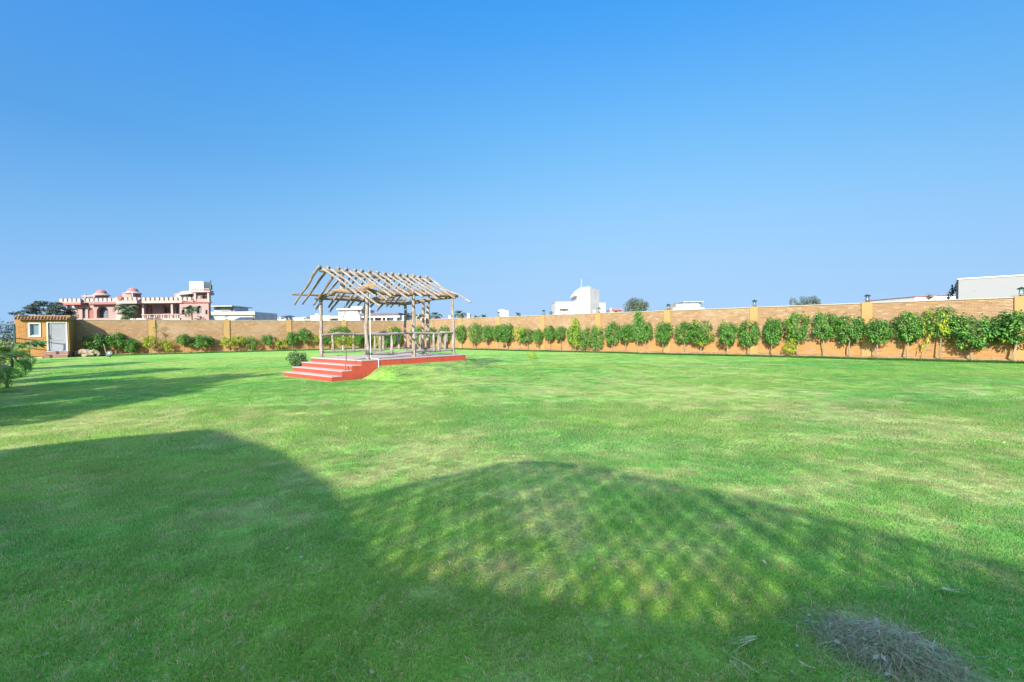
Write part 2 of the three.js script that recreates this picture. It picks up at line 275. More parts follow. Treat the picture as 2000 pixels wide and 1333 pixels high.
const wpt = (dir, nrm, s, off, y) => { const p = onWall(dir, nrm, s, off); return V(p.x, y, -p.d); };
const ORD = ['first', 'second', 'third', 'fourth', 'fifth', 'sixth', 'seventh', 'eighth', 'ninth', 'tenth', 'eleventh', 'twelfth', 'thirteenth', 'fourteenth', 'fifteenth', 'sixteenth', 'seventeenth', 'eighteenth', 'nineteenth', 'twentieth']; for (let k = 0; k < 9; k++) ORD.push('twenty-' + ORD[k]); ORD.push('thirtieth'); for (let k = 0; k < 9; k++) ORD.push('thirty-' + ORD[k]);
RP.slice(0, 8).forEach((s, i) => lantern(wpt(RW, RN, s, 0, WALL_H + .021), .7, 1, `dark green lantern on the ${ORD[i]} pilaster from the garden corner, long wall`, 'lanterns on the long wall'));
LP.forEach((s, i) => lantern(wpt(LW, LN, s, 0, WALL_H + .021), .5, 1, `dark green lantern on the ${ORD[i]} pilaster from the garden corner, hut wall`, 'lanterns on the hut wall'));
// ---------------------------------------------------------------- the log pavilion on its red platform
function logGeo(p0, p1, r0, r1, seed, bend = .02, seg = 9, rad = 8) {
  const r = mulberry(seed), dir = p1.clone().sub(p0), L = dir.length(), a = V(0, 1, 0); dir.normalize(); if (Math.abs(dir.y) > .9) a.set(1, 0, 0);
  const e1 = a.clone().cross(dir).normalize(), e2 = dir.clone().cross(e1), pos = [], uv = [], idx = [], ph = r() * 6.28, ph2 = r() * 6.28, kn = [r(), r()], fr = 1.5 + 2 * r();
  for (let j = 0; j <= seg; j++) {
    const t = j / seg, c = p0.clone().addScaledVector(dir, L * t), w = Math.sin(Math.PI * t);
    c.addScaledVector(e1, bend * (Math.sin(t * 3.1 * fr + ph) * .5 + (r() - .5) * .35) * (.3 + w)).addScaledVector(e2, bend * (Math.sin(t * 2.3 * fr + ph2) * .5 + (r() - .5) * .35) * (.3 + w));
    for (let i = 0; i <= rad; i++) { const th = i / rad * 6.2832, k = Math.max(...kn.map(q => Math.exp(-(((t - q) * L / .1) ** 2)))), R = lerp(r0, r1, t) * (1 + .09 * Math.sin(th * 2 + ph + t * 5) + .12 * (hash2(i % rad + seed * 13, j) - .5) + .22 * k); const v = c.clone().addScaledVector(e1, Math.cos(th) * R).addScaledVector(e2, Math.sin(th) * R); pos.push(v.x, v.y, v.z); uv.push(i / rad, t * L * .9 + seed * .37); }
  }
  for (let j = 0; j < seg; j++) for (let i = 0; i < rad; i++) { const b = j * (rad + 1) + i; idx.push(b, b + rad + 1, b + 1, b + 1, b + rad + 1, b + rad + 2); }
  for (const [j, s] of [[0, 1], [seg, -1]]) { const b = j * (rad + 1), c = pos.length / 3; let m = V(0, 0, 0); for (let i = 0; i < rad; i++) m.add(V(pos[(b + i) * 3], pos[(b + i) * 3 + 1], pos[(b + i) * 3 + 2])); m.multiplyScalar(1 / rad); pos.push(m.x, m.y, m.z); uv.push(.5, 0); for (let i = 0; i < rad; i++) s > 0 ? idx.push(c, b + i, b + i + 1) : idx.push(c, b + i + 1, b + i); }
  const g = new THREE.BufferGeometry(); g.setAttribute('position', new THREE.Float32BufferAttribute(pos, 3)); g.setAttribute('uv', new THREE.Float32BufferAttribute(uv, 2)); g.setIndex(idx); g.computeVertexNormals(); return g;
}
const pavilion = thing('log_pavilion', 'rustic open log pavilion with bare rafters on a red stepped platform', 'pavilion', V(C0.x, 0, -C0.d), Math.atan2(U.d, U.x));
{ // local x = long side away from the steps, local z = -(short side): b grows towards -z
  const PH = .68, t = pavilion, Q = (a, y, b) => V(a, y, -b); let ls = 100;
  const log = (name, p0, p1, r0, r1, bend, wood = ls % 3, seg = 9) => part(t, name, logGeo(p0, p1, r0, r1, ls++, bend, seg), WOOD[wood]);
  const plat = part(t, 'platform', box(0, -.2, -3.8, 5.1, PH - .035, 0), M.red);
  part(plat, 'floor_slab', box(-.012, PH - .035, -3.81, 5.11, PH, .012), M.screed);
  for (let k = 0; k < 3; k++) { const top = PH - .17 * (k + 1), x1 = -.375 * k - .002, x0 = -.375 * (k + 1); const s = part(t, 'step', box(x0, -.2, -3.8 + .002 * k, x1, top - .025, -.004 * (k + 1)), M.red); part(s, 'tread', box(x0 - .012, top - .025, -3.81, x1, top, .008 - .004 * k), M.screed); }
  // posts: [along, across, top]
  const ax = [.4, 2.5, 4.63], bF = .25, bR = 3.71, bM = 1.98;
  [[ax[0], bF, 2.5], [ax[1], bF, 2.48], [ax[2], bF, 2.5], [ax[0], bR, 2.35], [ax[1], bR, 2.3], [ax[2], bR, 2.3], [ax[2] - .2, bM + .1, 2.35], [ax[2], bM, 3.38]].forEach(([a, b, h], i) => log('post', Q(a, PH, b), Q(a + (i === 2 ? -.06 : .02), PH + h, b), [.078, .07, .07, .075, .08, .07, .065, .085][i], [.07, .06, .055, .065, .065, .06, .055, .07][i], .035, i % 3, 12));
  // ridge, eaves and tie logs
  log('ridge_log', Q(-.45, PH + 3.36, bM), Q(4.9, PH + 3.34, bM), .095, .075, .05, 1, 16);
  log('king_post', Q(.42, PH + 2.62, bM), Q(.4, PH + 3.32, bM), .085, .07, .02, 0);
  log('king_post', Q(2.55, PH + 2.5, bM), Q(2.5, PH + 3.3, bM), .07, .06, .02, 0);
  log('tie_log', Q(.4, PH + 2.5, bR + .12), Q(.36, PH + 2.66, bF - .42), .075, .125, .11, 3, 14);
  const cut = part(t, 'log_end', new THREE.CylinderGeometry(.112, .112, .012, 16).rotateX(Math.PI / 2), cutWood); cut.position.copy(Q(.36, PH + 2.664, bF - .425));
  log('tie_log', Q(2.5, PH + 2.42, bR + .1), Q(2.5, PH + 2.55, bF - .1), .07, .08, .05, 3, 12);
  log('tie_log', Q(4.63, PH + 2.36, bR + .15), Q(4.63, PH + 2.5, bF - .05), .075, .085, .04, 3, 12);
  log('eave_log', Q(.1, PH + 2.5, bF), Q(4.85, PH + 2.54, bF), .085, .085, .05, 3, 16);
  log('eave_log', Q(.2, PH + 2.43, bR), Q(4.75, PH + 2.38, bR), .07, .075, .05, 3, 16);
  log('eave_log', Q(-.72, PH + 2.56, bR + .07), Q(4.7, PH + 2.54, bR + .09), .05, .06, .07, 0, 16);
  log('eave_log', Q(1.2, PH + 2.62, bF + .22), Q(4.72, PH + 2.66, bF + .2), .06, .06, .05, 3, 14);
  log('brace', Q(.4, PH + 1.9, bR), Q(.55, PH + 2.5, bR + .02), .035, .03, .02, 0);
  // rafters over the garden-front slope and over the back slope
  const ef = [-1.0, -1.5, -.72, -.95, -.62, -.45, -.85, -.36, -.5, -.28, -.6, -.3, -.22, -.42, -1.05], er = [4.1, 4.05, 4.08, 4.35, 4.2, 4.5, 4.15, 4.2, 4.0, 4.3, 4.1, 4.35, 4.0, 4.05, 3.95], rr = mulberry(5);
  for (let i = 0; i < 15; i++) {
    const a = lerp(-.42, 4.62, i / 14) + (rr() - .5) * .07, skew = (rr() - .5) * .16;
    const bend = i === 14 ? .14 : .028;
    log('rafter', Q(a, PH + 3.54, bM + .16), Q(a + .06 + skew, PH + 3.47 - .494 * (bM - bF - ef[i]) + (i === 14 ? .1 : 0), bF + ef[i]), .044, .036, bend, i % 3, 11);
    const ar = a - .1 + (rr() - .5) * .06;
    log('rafter', Q(ar, PH + 3.5, bM - .1), Q(ar + (rr() - .5) * .25, PH + 3.43 - .6 * (er[i] - bM), er[i]), .05, .04, .03, (i + 1) % 3, 11);
  }
  // railings on three sides
  const rail = (p0, p1, r) => log('rail', p0, p1, r, r * .85, .045, 2, 12);
  rail(Q(ax[0] + .05, PH + .93, bF), Q(ax[1] + .02, PH + .95, bF), .055); rail(Q(ax[1], PH + .94, bF), Q(ax[2] + .05, PH + .96, bF), .06);
  rail(Q(ax[0] + .03, PH + .19, bF), Q(ax[1] - .03, PH + .2, bF), .05); rail(Q(ax[1] + .03, PH + .21, bF), Q(ax[2], PH + .22, bF), .05);
  rail(Q(ax[0], PH + .92, bR), Q(ax[1], PH + .95, bR), .055); rail(Q(ax[1], PH + .94, bR), Q(ax[2], PH + .96, bR), .055);
  rail(Q(ax[0], PH + .18, bR), Q(ax[1], PH + .22, bR), .045); rail(Q(ax[1], PH + .2, bR), Q(ax[2], PH + .22, bR), .045);
  rail(Q(ax[2], PH + .94, bF), Q(ax[2], PH + .95, bM), .055); rail(Q(ax[2], PH + .95, bM), Q(ax[2], PH + .94, bR), .055);
  rail(Q(ax[2], PH + .2, bF), Q(ax[2], PH + .22, bM), .045); rail(Q(ax[2], PH + .21, bM), Q(ax[2], PH + .2, bR), .045);
  const bal = (a, b, tilt = 0) => log('baluster', Q(a, PH + .2, b), Q(a + tilt, PH + .92, b), .05, .045, .015, 2 - ls % 2, 6);
  [.95, 1.46, 2.82, 3.53, 3.8, 4.12].forEach((a, i) => bal(a, bF, i === 5 ? .06 : 0)); [.91, 1.39, 1.88, 2.95, 3.4, 3.85, 4.25].forEach(a => bal(a, bR)); [.7, 1.15, 1.55, 2.45, 2.9, 3.3].forEach(b => bal(ax[2], b));
  // white conduit: down the near post, over the slab edge and down the platform side
  const pipe = new THREE.CatmullRomCurve3([Q(.5, PH + 2.45, bF - .055), Q(.5, PH + 1.2, bF - .06), Q(.5, PH + .05, bF - .06), Q(.52, PH + .025, bF - .08), Q(.68, PH + .025, .03), Q(.69, PH + .01, -.03), Q(.69, PH - .1, -.035), Q(.69, .3, -.035)], false, 'catmullrom', .1);
  part(t, 'conduit', new THREE.TubeGeometry(pipe, 60, .011, 6), M.pvc);
}

// ---------------------------------------------------------------- leaves, crowns, trunks
function leafSet(seed, n, place, size, tint, droop = .35, wide = .42) {     // place(r) -> {p, out}; tint(r, p) -> linear rgb
  const r = mulberry(seed), pos = new Float32Array(n * 15), col = new Float32Array(n * 15), idx = [], X = V(0, 0, 0), Y = V(0, 0, 0), Z = V(0, 0, 0);
  for (let k = 0; k < n; k++) {
    const { p, out } = place(r), L = size * (.65 + .7 * r()), w = L * wide;
    X.set(out.x + (r() - .5) * 1.2, out.y * .5 - droop + (r() - .5) * .9, out.z + (r() - .5) * 1.2).normalize();
    Y.set(r() - .5, r() * .9 + .25, r() - .5).addScaledVector(out, .35); Y.addScaledVector(X, -Y.dot(X)).normalize(); Z.crossVectors(X, Y);
    const q = [[0, 0, 0], [.45, -.5, .06], [.45, .5, .06], [.5, 0, -.02], [1, 0, -.14]], c = tint(r, p);
    for (let m = 0; m < 5; m++) { const [a, b, h] = q[m], o = k * 15 + m * 3; pos[o] = p.x + X.x * a * L + Z.x * b * w + Y.x * h * L; pos[o + 1] = p.y + X.y * a * L + Z.y * b * w + Y.y * h * L; pos[o + 2] = p.z + X.z * a * L + Z.z * b * w + Y.z * h * L; col[o] = c[0]; col[o + 1] = c[1]; col[o + 2] = c[2]; }
    const b = k * 5; idx.push(b, b + 1, b + 3, b, b + 3, b + 2, b + 1, b + 4, b + 3, b + 3, b + 4, b + 2);
  }
  const g = new THREE.BufferGeometry(); g.setAttribute('position', new THREE.BufferAttribute(pos, 3)); g.setAttribute('color', new THREE.BufferAttribute(col, 3)); g.setIndex(idx); g.computeVertexNormals(); return g;
}
const leafMat = new THREE.MeshPhysicalMaterial({ vertexColors: true, roughness: .6, specularIntensity: .5, transmission: .35, thickness: 0, side: THREE.DoubleSide });
const dullLeafMat = new THREE.MeshPhysicalMaterial({ vertexColors: true, roughness: .8, transmission: .2, thickness: 0, side: THREE.DoubleSide });
function clumpPlacer(seed, nc, spread, shape = () => 1, flat = 1) {          // clumps spread through a unit ball; shape(y) narrows it with height
  const r = mulberry(seed), cs = [];
  for (let k = 0; k < nc; k++) { const y = lerp(-.92, .92, (k + r()) / nc), th = k * 2.4 + r() * 1.2, R = Math.sqrt(Math.max(0, 1 - y * y)) * shape(y) * (.45 + .6 * Math.sqrt(r())); const o = r() < .2 ? 1.28 : 1; cs.push(V(Math.cos(th) * R * o, y * (o > 1 ? 1.1 : 1), Math.sin(th) * R * o)); }
  return (q) => { const c = cs[Math.floor(q() * nc)]; let v; do v = V(q() * 2 - 1, q() * 2 - 1, q() * 2 - 1); while (v.lengthSq() > 1); const l = v.length(); v.multiplyScalar(spread * (l > .55 ? 1 : 1.25)); v.y *= flat; const p = c.clone().add(v), out = v.clone().normalize().addScaledVector(c, .6); return { p, out: out.normalize() }; };
}
const greenTint = (r) => { const k = r(); return k < .2 ? [.19, .37, .05] : k < .62 ? [.085, .25, .04] : [.045, .155, .034]; };
const yellowTint = (r) => { const k = r(); return k < .3 ? [.17, .32, .03] : k < .75 ? [.3, .39, .03] : [.4, .42, .035]; };
const mixedTint = (th, sd) => (r, p) => (vnoise(p.x * 1.3 + sd, p.y * 1.3 + p.z * .9 + sd * 3) > th ? yellowTint(r) : greenTint(r));   // some boughs carry yellow leaves
const round = () => 1, cone = (y) => .5 + .55 * smooth(1, -.6, y), oval = (y) => .85;
const CROWNS = {
  green: [1, 2, 3, 4, 5].map(k => leafSet(300 + k, 2600, clumpPlacer(30 + k, 26 + k, .3, k % 2 ? round : oval), .2, greenTint)),
  tall: [1, 2].map(k => leafSet(320 + k, 2400, clumpPlacer(50 + k, 34, .26, cone), .17, greenTint)),
  yellow: [1, 2, 3].map(k => leafSet(340 + k, 1300, clumpPlacer(60 + k, 18, .31, round), .22, yellowTint)),
  yellowtall: [1].map(k => leafSet(350 + k, 2200, clumpPlacer(65 + k, 32, .25, cone), .17, (r, p) => r() < .65 ? yellowTint(r) : greenTint(r))),
  mixed: [1, 2, 3].map(k => leafSet(360 + k, 2600, clumpPlacer(70 + k, 30, .3, round), .19, mixedTint([.56, .58, .54][k - 1], [3.2, 7.7, 12.1][k - 1]))),
  sparse: [1, 2].map(k => leafSet(380 + k, 90, clumpPlacer(80 + k, 9, .22, oval), .42, k === 2 ? yellowTint : greenTint)),
  low: [1, 2].map(k => leafSet(390 + k, 2200, clumpPlacer(90 + k, 26, .32, round), .18, greenTint)),
};
const barkTex = canvasTex(256, (u, v) => { const k = .55 + .45 * pf(u, v, 8, 5) + .2 * (pnoise(u * 6, v * 40, 240) - .5); return [k, k * .97, k * .92].map(x => clamp(x)); }, true, 1);
const bark = (r, g, b) => new THREE.MeshStandardMaterial({ color: linC(r, g, b), map: barkTex, roughness: .95, bumpMap: grainFine, bumpScale: .01 });
const paleBark = bark(.27, .23, .175), greyBark = bark(.2, .17, .13);
function trunkGeo(h, r0, seed, branches, spread, kink = .06) {
  const r = mulberry(seed), gs = [logGeo(V(0, -.05, 0), V((r() - .5) * kink * 2, h, (r() - .5) * kink * 2), r0, r0 * .6, seed, kink, 7, 6)];
  const top = V(0, h * .93, 0);
  for (let k = 0; k < branches; k++) { const a = k * 6.283 / branches + r(), q = V(Math.cos(a) * spread * (.6 + .5 * r()), h * .93 + spread * (.7 + .9 * r()), Math.sin(a) * spread * (.6 + .5 * r())); gs.push(logGeo(top.clone(), q, r0 * .5, r0 * .2, seed + k + 1, spread * .12, 5, 5)); }
  return mergeGeometries(gs);
}
let treeSeed = 500;
const LAB = { green: 'round green tree on a pale trunk', tall: 'tall pointed green tree', yellow: 'yellow-leaved small tree', yellowtall: 'tall narrow yellow-green tree', mixed: 'green tree with a bright yellow side', sparse: 'thin sapling with few leaves', low: 'leafy green tree hiding its trunk' };
// a wall tree: trunk pixel, crown top and bottom pixels, half width in pixels
function wallTree(px, yTop, yBot, hw, kind, left, off, order) {
  const dir = left ? LW : RW, nrm = left ? LN : RN, k = (px - 1000) / FOC, o = onWall(dir, nrm, 0, off);
  const s = (k * o.d - o.x) / (dir.x - k * dir.d), p = P2(o.x + dir.x * s, o.d + dir.d * s);
  const y1 = at(px, yTop, p.d).y, y0 = Math.max(.12, at(px, yBot, p.d).y), R = hw * p.d / FOC, H = (y1 - y0) / 2, seed = treeSeed++, list = CROWNS[kind];
  const lab = `${LAB[kind]}, ${ORD[order]} from the garden corner along the ${left ? 'hut' : 'long'} wall`;
  const t = thing(kind.startsWith('yellow') ? 'yellow_tree' : kind === 'sparse' ? 'sapling' : 'wall_tree', lab, kind === 'sparse' ? 'sapling' : 'tree', V(p.x, .06, -p.d), seed * 2.4 % 6.283, left ? 'trees along the hut wall' : 'trees along the long wall');
  part(t, 'trunk', trunkGeo(y0 + H * .5, Math.max(.022, R * .055), seed, 3, R * .5), paleBark);
  const c = part(t, 'crown', list[seed % list.length], leafMat); c.position.y = (y0 + y1) / 2 - .06; const f = left ? .84 : px < 1240 ? .98 : px < 1380 ? .88 : .8; c.scale.set(R * f, H * .84, R * f); c.position.y += H * .08;
}
[[900, 636, 668, 11, 'green'], [928, 631, 671, 14, 'low'], [950, 636, 664, 12, 'green'], [970, 635, 665, 11, 'green'], [990, 633, 669, 16, 'green'], [1013, 636, 667, 9, 'yellow'], [1029, 642, 670, 13, 'green'], [1051, 643, 669, 9.5, 'green'], [1073, 636, 665, 11, 'green'], [1095, 638, 665, 11, 'green'], [1116, 637, 672, 10, 'green'], [1124, 620, 679, 11, 'yellowtall'], [1142, 640, 683, 13, 'low'], [1166, 636, 684, 12, 'low'], [1197, 630, 674, 14, 'green'], [1222, 634, 668, 14, 'green'],
 [1247, 606, 670, 14, 'tall'], [1261, 629, 668, 14, 'green'], [1296, 629, 671, 18, 'green'], [1337, 630, 671, 17, 'green'], [1369, 625, 675, 23, 'mixed'], [1420, 629, 675, 19, 'green'], [1464, 626, 677, 20, 'green'], [1509, 621, 674, 22, 'green'], [1545, 663, 692, 13, 'yellow'], [1558, 611, 668, 24, 'mixed'], [1610, 610, 664, 21, 'green'], [1659, 616, 671, 27, 'green'], [1714, 623, 671, 27, 'green'], [1773, 611, 670, 28, 'green'], [1809, 614, 692, 9, 'sparse'], [1838, 600, 662, 26, 'mixed'], [1899, 615, 685, 38, 'green'], [1985, 607, 672, 42, 'green'], [2080, 612, 680, 44, 'green'],
 [868, 638, 668, 12, 'green'], [842, 640, 668, 12, 'green'], [815, 638, 670, 12, 'green']].sort((p, q) => p[0] - q[0]).forEach((a, i) => wallTree(...a, false, .5 + .25 * hash2(a[0], 3), i));
[[184, 653, 685, 19, 'low'], [226, 650, 682, 19, 'green'], [257, 662, 688, 13, 'green'], [293, 656, 680, 15, 'yellow'], [327, 663, 687, 9, 'yellow'], [305, 632, 650, 6, 'sparse'], [358, 652, 675, 13, 'green'], [392, 655, 680, 18, 'green'], [410, 660, 675, 8, 'green'], [443, 657, 679, 12, 'yellow'], [466, 656, 674, 13, 'yellow'], [490, 657, 685, 10, 'low'], [522, 654, 675, 11, 'green'], [549, 661, 681, 11, 'yellow'], [571, 649, 675, 12, 'green'], [594, 642, 668, 12, 'green'], [616, 654, 670, 8, 'yellow'], [637, 654, 674, 9, 'green'], [665, 638, 668, 17, 'green'], [700, 650, 676, 12, 'green'], [720, 648, 676, 11, 'low'], [736, 654, 678, 7, 'yellow'], [752, 645, 676, 11, 'green'], [775, 640, 675, 13, 'green'], [761, 633, 655, 5, 'sparse']].sort((p, q) => q[0] - p[0]).forEach((a, i) => wallTree(...a, true, .5 + .25 * hash2(a[0], 4), i));

// free-standing plants on the lawn
function bush(name, label, category, p, R, H, y0, geo, trunkR = 0, mat = leafMat) {
  const t = thing(name, label, category, V(p.x, lawnH(p.x, -p.z), p.z)); if (trunkR) part(t, 'trunk', trunkGeo(y0 + H * .4, trunkR, treeSeed++, 4, R * .45, .03), greyBark);
  const c = part(t, 'crown', geo, mat); c.position.y = y0 + H; c.scale.set(R, H, R); return t;
}
bush('topiary_tree', 'clipped yellow topiary tree on a thin stem before the red steps', 'tree', onGround(675, 743), .34, .15, 1.24, leafSet(401, 2600, clumpPlacer(101, 26, .3, round), .17, yellowTint), .022);
bush('dark_shrub', 'dark green shrub growing beside the red steps', 'shrub', onGround(583, 716), .42, .34, .03, leafSet(402, 2600, clumpPlacer(102, 26, .32, round), .17, (r) => r() < .15 ? [.14, .08, .04] : [.03, .085, .03]), .02);
bush('yellow_bush', 'little yellow-green bush alone on the open lawn', 'bush', onGround(1040, 702), .22, .22, 0, leafSet(403, 800, clumpPlacer(103, 12, .36, round), .26, yellowTint), .01);
bush('green_bush', 'low green bush behind the back railing of the pavilion', 'bush', V(-8.0, 0, -22.2), .38, .3, 0, CROWNS.low[0], .01);

// palms: every frond a part
function frondGeo(seed, L, arch, n, leaf, tint) {
  const r = mulberry(seed), pos = [], col = [], idx = [], spine = (t) => V(L * t * (1 - .22 * arch * t), L * (arch * .55 * t - arch * .95 * t * t), 0), push = (v, c) => { pos.push(v.x, v.y, v.z); col.push(...c); };
  for (let k = 0; k < 10; k++) { const a = spine(k / 10), b = spine((k + 1) / 10), w = .012 * L * (1 - k / 11), o = pos.length / 3, c = [.2, .22, .05]; push(a.clone().add(V(0, 0, w)), c); push(a.clone().add(V(0, 0, -w)), c); push(b.clone().add(V(0, 0, w * .9)), c); push(b.clone().add(V(0, 0, -w * .9)), c); idx.push(o, o + 1, o + 2, o + 1, o + 3, o + 2); }
  for (let k = 0; k < n; k++) for (const s of [-1, 1]) {
    const t = .14 + .86 * (k + r() * .4) / n, a = spine(t), l = leaf * Math.sin(Math.PI * (.12 + .8 * t)) * (.85 + .3 * r()), o = pos.length / 3, c = tint(r), f = .55 + .3 * r(), d = V(f * l * .9, -l * .12 * r(), s * l * .8), m = a.clone().addScaledVector(d, .5).add(V(0, .06 * l, 0)), e = a.clone().add(d).add(V(0, -l * (.25 + .3 * r()), 0)), w = V(l * .055, 0, 0);
    push(a.clone().add(w), c); push(a.clone().sub(w), c); push(m.clone().add(w), c); push(m.clone().sub(w), c); push(e, c); idx.push(o, o + 1, o + 2, o + 1, o + 3, o + 2, o + 2, o + 3, o + 4);
  }
  const g = new THREE.BufferGeometry(); g.setAttribute('position', new THREE.Float32BufferAttribute(pos, 3)); g.setAttribute('color', new THREE.Float32BufferAttribute(col, 3)); g.setIndex(idx); g.computeVertexNormals(); return g;
}
const palmTint = (r) => r() < .25 ? [.3, .34, .06] : [.12 + .05 * r(), .26 + .08 * r(), .045];
const farPalmTint = (r) => [.045 + .02 * r(), .1 + .03 * r(), .045];
const FROND = [1, 2, 3].map(k => frondGeo(600 + k, 1, [1.1, 1.35, .85][k - 1], 24, .42, palmTint)), FARFROND = [1, 2].map(k => frondGeo(620 + k, 1, [1.1, 1.4][k - 1], 18, .5, farPalmTint));
function palm(label, p, trunkH, frondL, n, set, group = null, tr = .1) {
  const r = mulberry(treeSeed++), t = thing('palm', label, 'palm', p, r() * 6.28, group);
  if (trunkH > .2) part(t, 'trunk', logGeo(V(0, -.1, 0), V(.1, trunkH, .05), tr * 1.2, tr * .8, treeSeed, .08, 10, 8), greyBark);
  for (let k = 0; k < n; k++) { const f = part(t, 'frond', set[k % set.length], leafMat), el = lerp(-.45, .95, (k % 5) / 4) + (r() - .5) * .2; f.position.set(.1 * Math.min(1, trunkH), trunkH - .05, .04); f.rotation.order = 'YZX'; f.rotation.set((r() - .5) * .5, k * 2.4 + r() * .3, el); f.scale.setScalar(frondL * (.8 + .35 * r())); }
  return t;
}
// ---------------------------------------------------------------- walls with openings
function archPts(x0, x1, y0, y1, kind) {                         // outline of an opening; kind: rect | arch (pointed)
  if (kind === 'rect') return [[x0, y0], [x1, y0], [x1, y1], [x0, y1]];
  const pts = [[x0, y0], [x1, y0]], ys = y1 - (x1 - x0) * .55, cx = (x0 + x1) / 2;
  for (let k = 0; k <= 6; k++) { const t = k / 6; pts.push([lerp(x1, cx, 1 - Math.cos(t * 1.5708)), lerp(ys, y1, Math.sin(t * 1.5708))]); }
  for (let k = 5; k >= 0; k--) { const t = k / 6; pts.push([lerp(x0, cx, 1 - Math.cos(t * 1.5708)), lerp(ys, y1, Math.sin(t * 1.5708))]); }
  return pts;
}
const shapeOf = (pts, C = THREE.Shape) => { const s = new C(); pts.forEach(([x, y], i) => i ? s.lineTo(x, y) : s.moveTo(x, y)); s.closePath(); return s; };
function holed(x0, y0, x1, y1, zf, thick, holes) {               // a slab of wall whose front lies at zf, with holes [x0,x1,y0,y1,kind]
  const s = shapeOf([[x0, y0], [x1, y0], [x1, y1], [x0, y1]]); holes.forEach(h => s.holes.push(shapeOf(archPts(...h), THREE.Path)));
  return new THREE.ExtrudeGeometry(s, { depth: thick, bevelEnabled: false }).translate(0, 0, zf - thick);
}
const slab = (pts, zf, thick) => new THREE.ExtrudeGeometry(shapeOf(pts), { depth: thick, bevelEnabled: false }).translate(0, 0, zf - thick);
// a glazed window set back in an opening: frame bars and pane
function glazing(t, x0, x1, y0, y1, kind, z, bars, frameMat, w = .06) {
  const win = part(t, 'window', slab(archPts(x0 + .01, x1 - .01, y0 + .01, y1 - .01, kind), z, .03), M.glass), gs = [];
  gs.push(box(x0, y0, z, x0 + w, y1 - (kind === 'arch' ? (x1 - x0) * .5 : 0), z + .05), box(x1 - w, y0, z, x1, y1 - (kind === 'arch' ? (x1 - x0) * .5 : 0), z + .05), box(x0 + w, y0, z, x1 - w, y0 + w, z + .05));
  if (kind === 'rect') gs.push(box(x0 + w, y1 - w, z, x1 - w, y1, z + .05));
  for (let k = 1; k <= bars[0]; k++) { const x = lerp(x0, x1, k / (bars[0] + 1)); gs.push(box(x - w / 3, y0 + w, z + .003, x + w / 3, y1 - w, z + .045)); }
  for (let k = 1; k <= bars[1]; k++) { const y = lerp(y0, y1, k / (bars[1] + 1)); gs.push(box(x0 + w, y - w / 3, z + .006, x1 - w, y + w / 3, z + .042)); }
  part(win, 'frame', gs.map(g => g.toNonIndexed()), frameMat); return win;
}
function frontal(depth, px) { const o = at(px, 640, depth); return { o: V(o.x, 0, o.z), X: (p) => at(p, 640, depth).x - o.x, Y: (y) => at(px, y, depth).y }; }

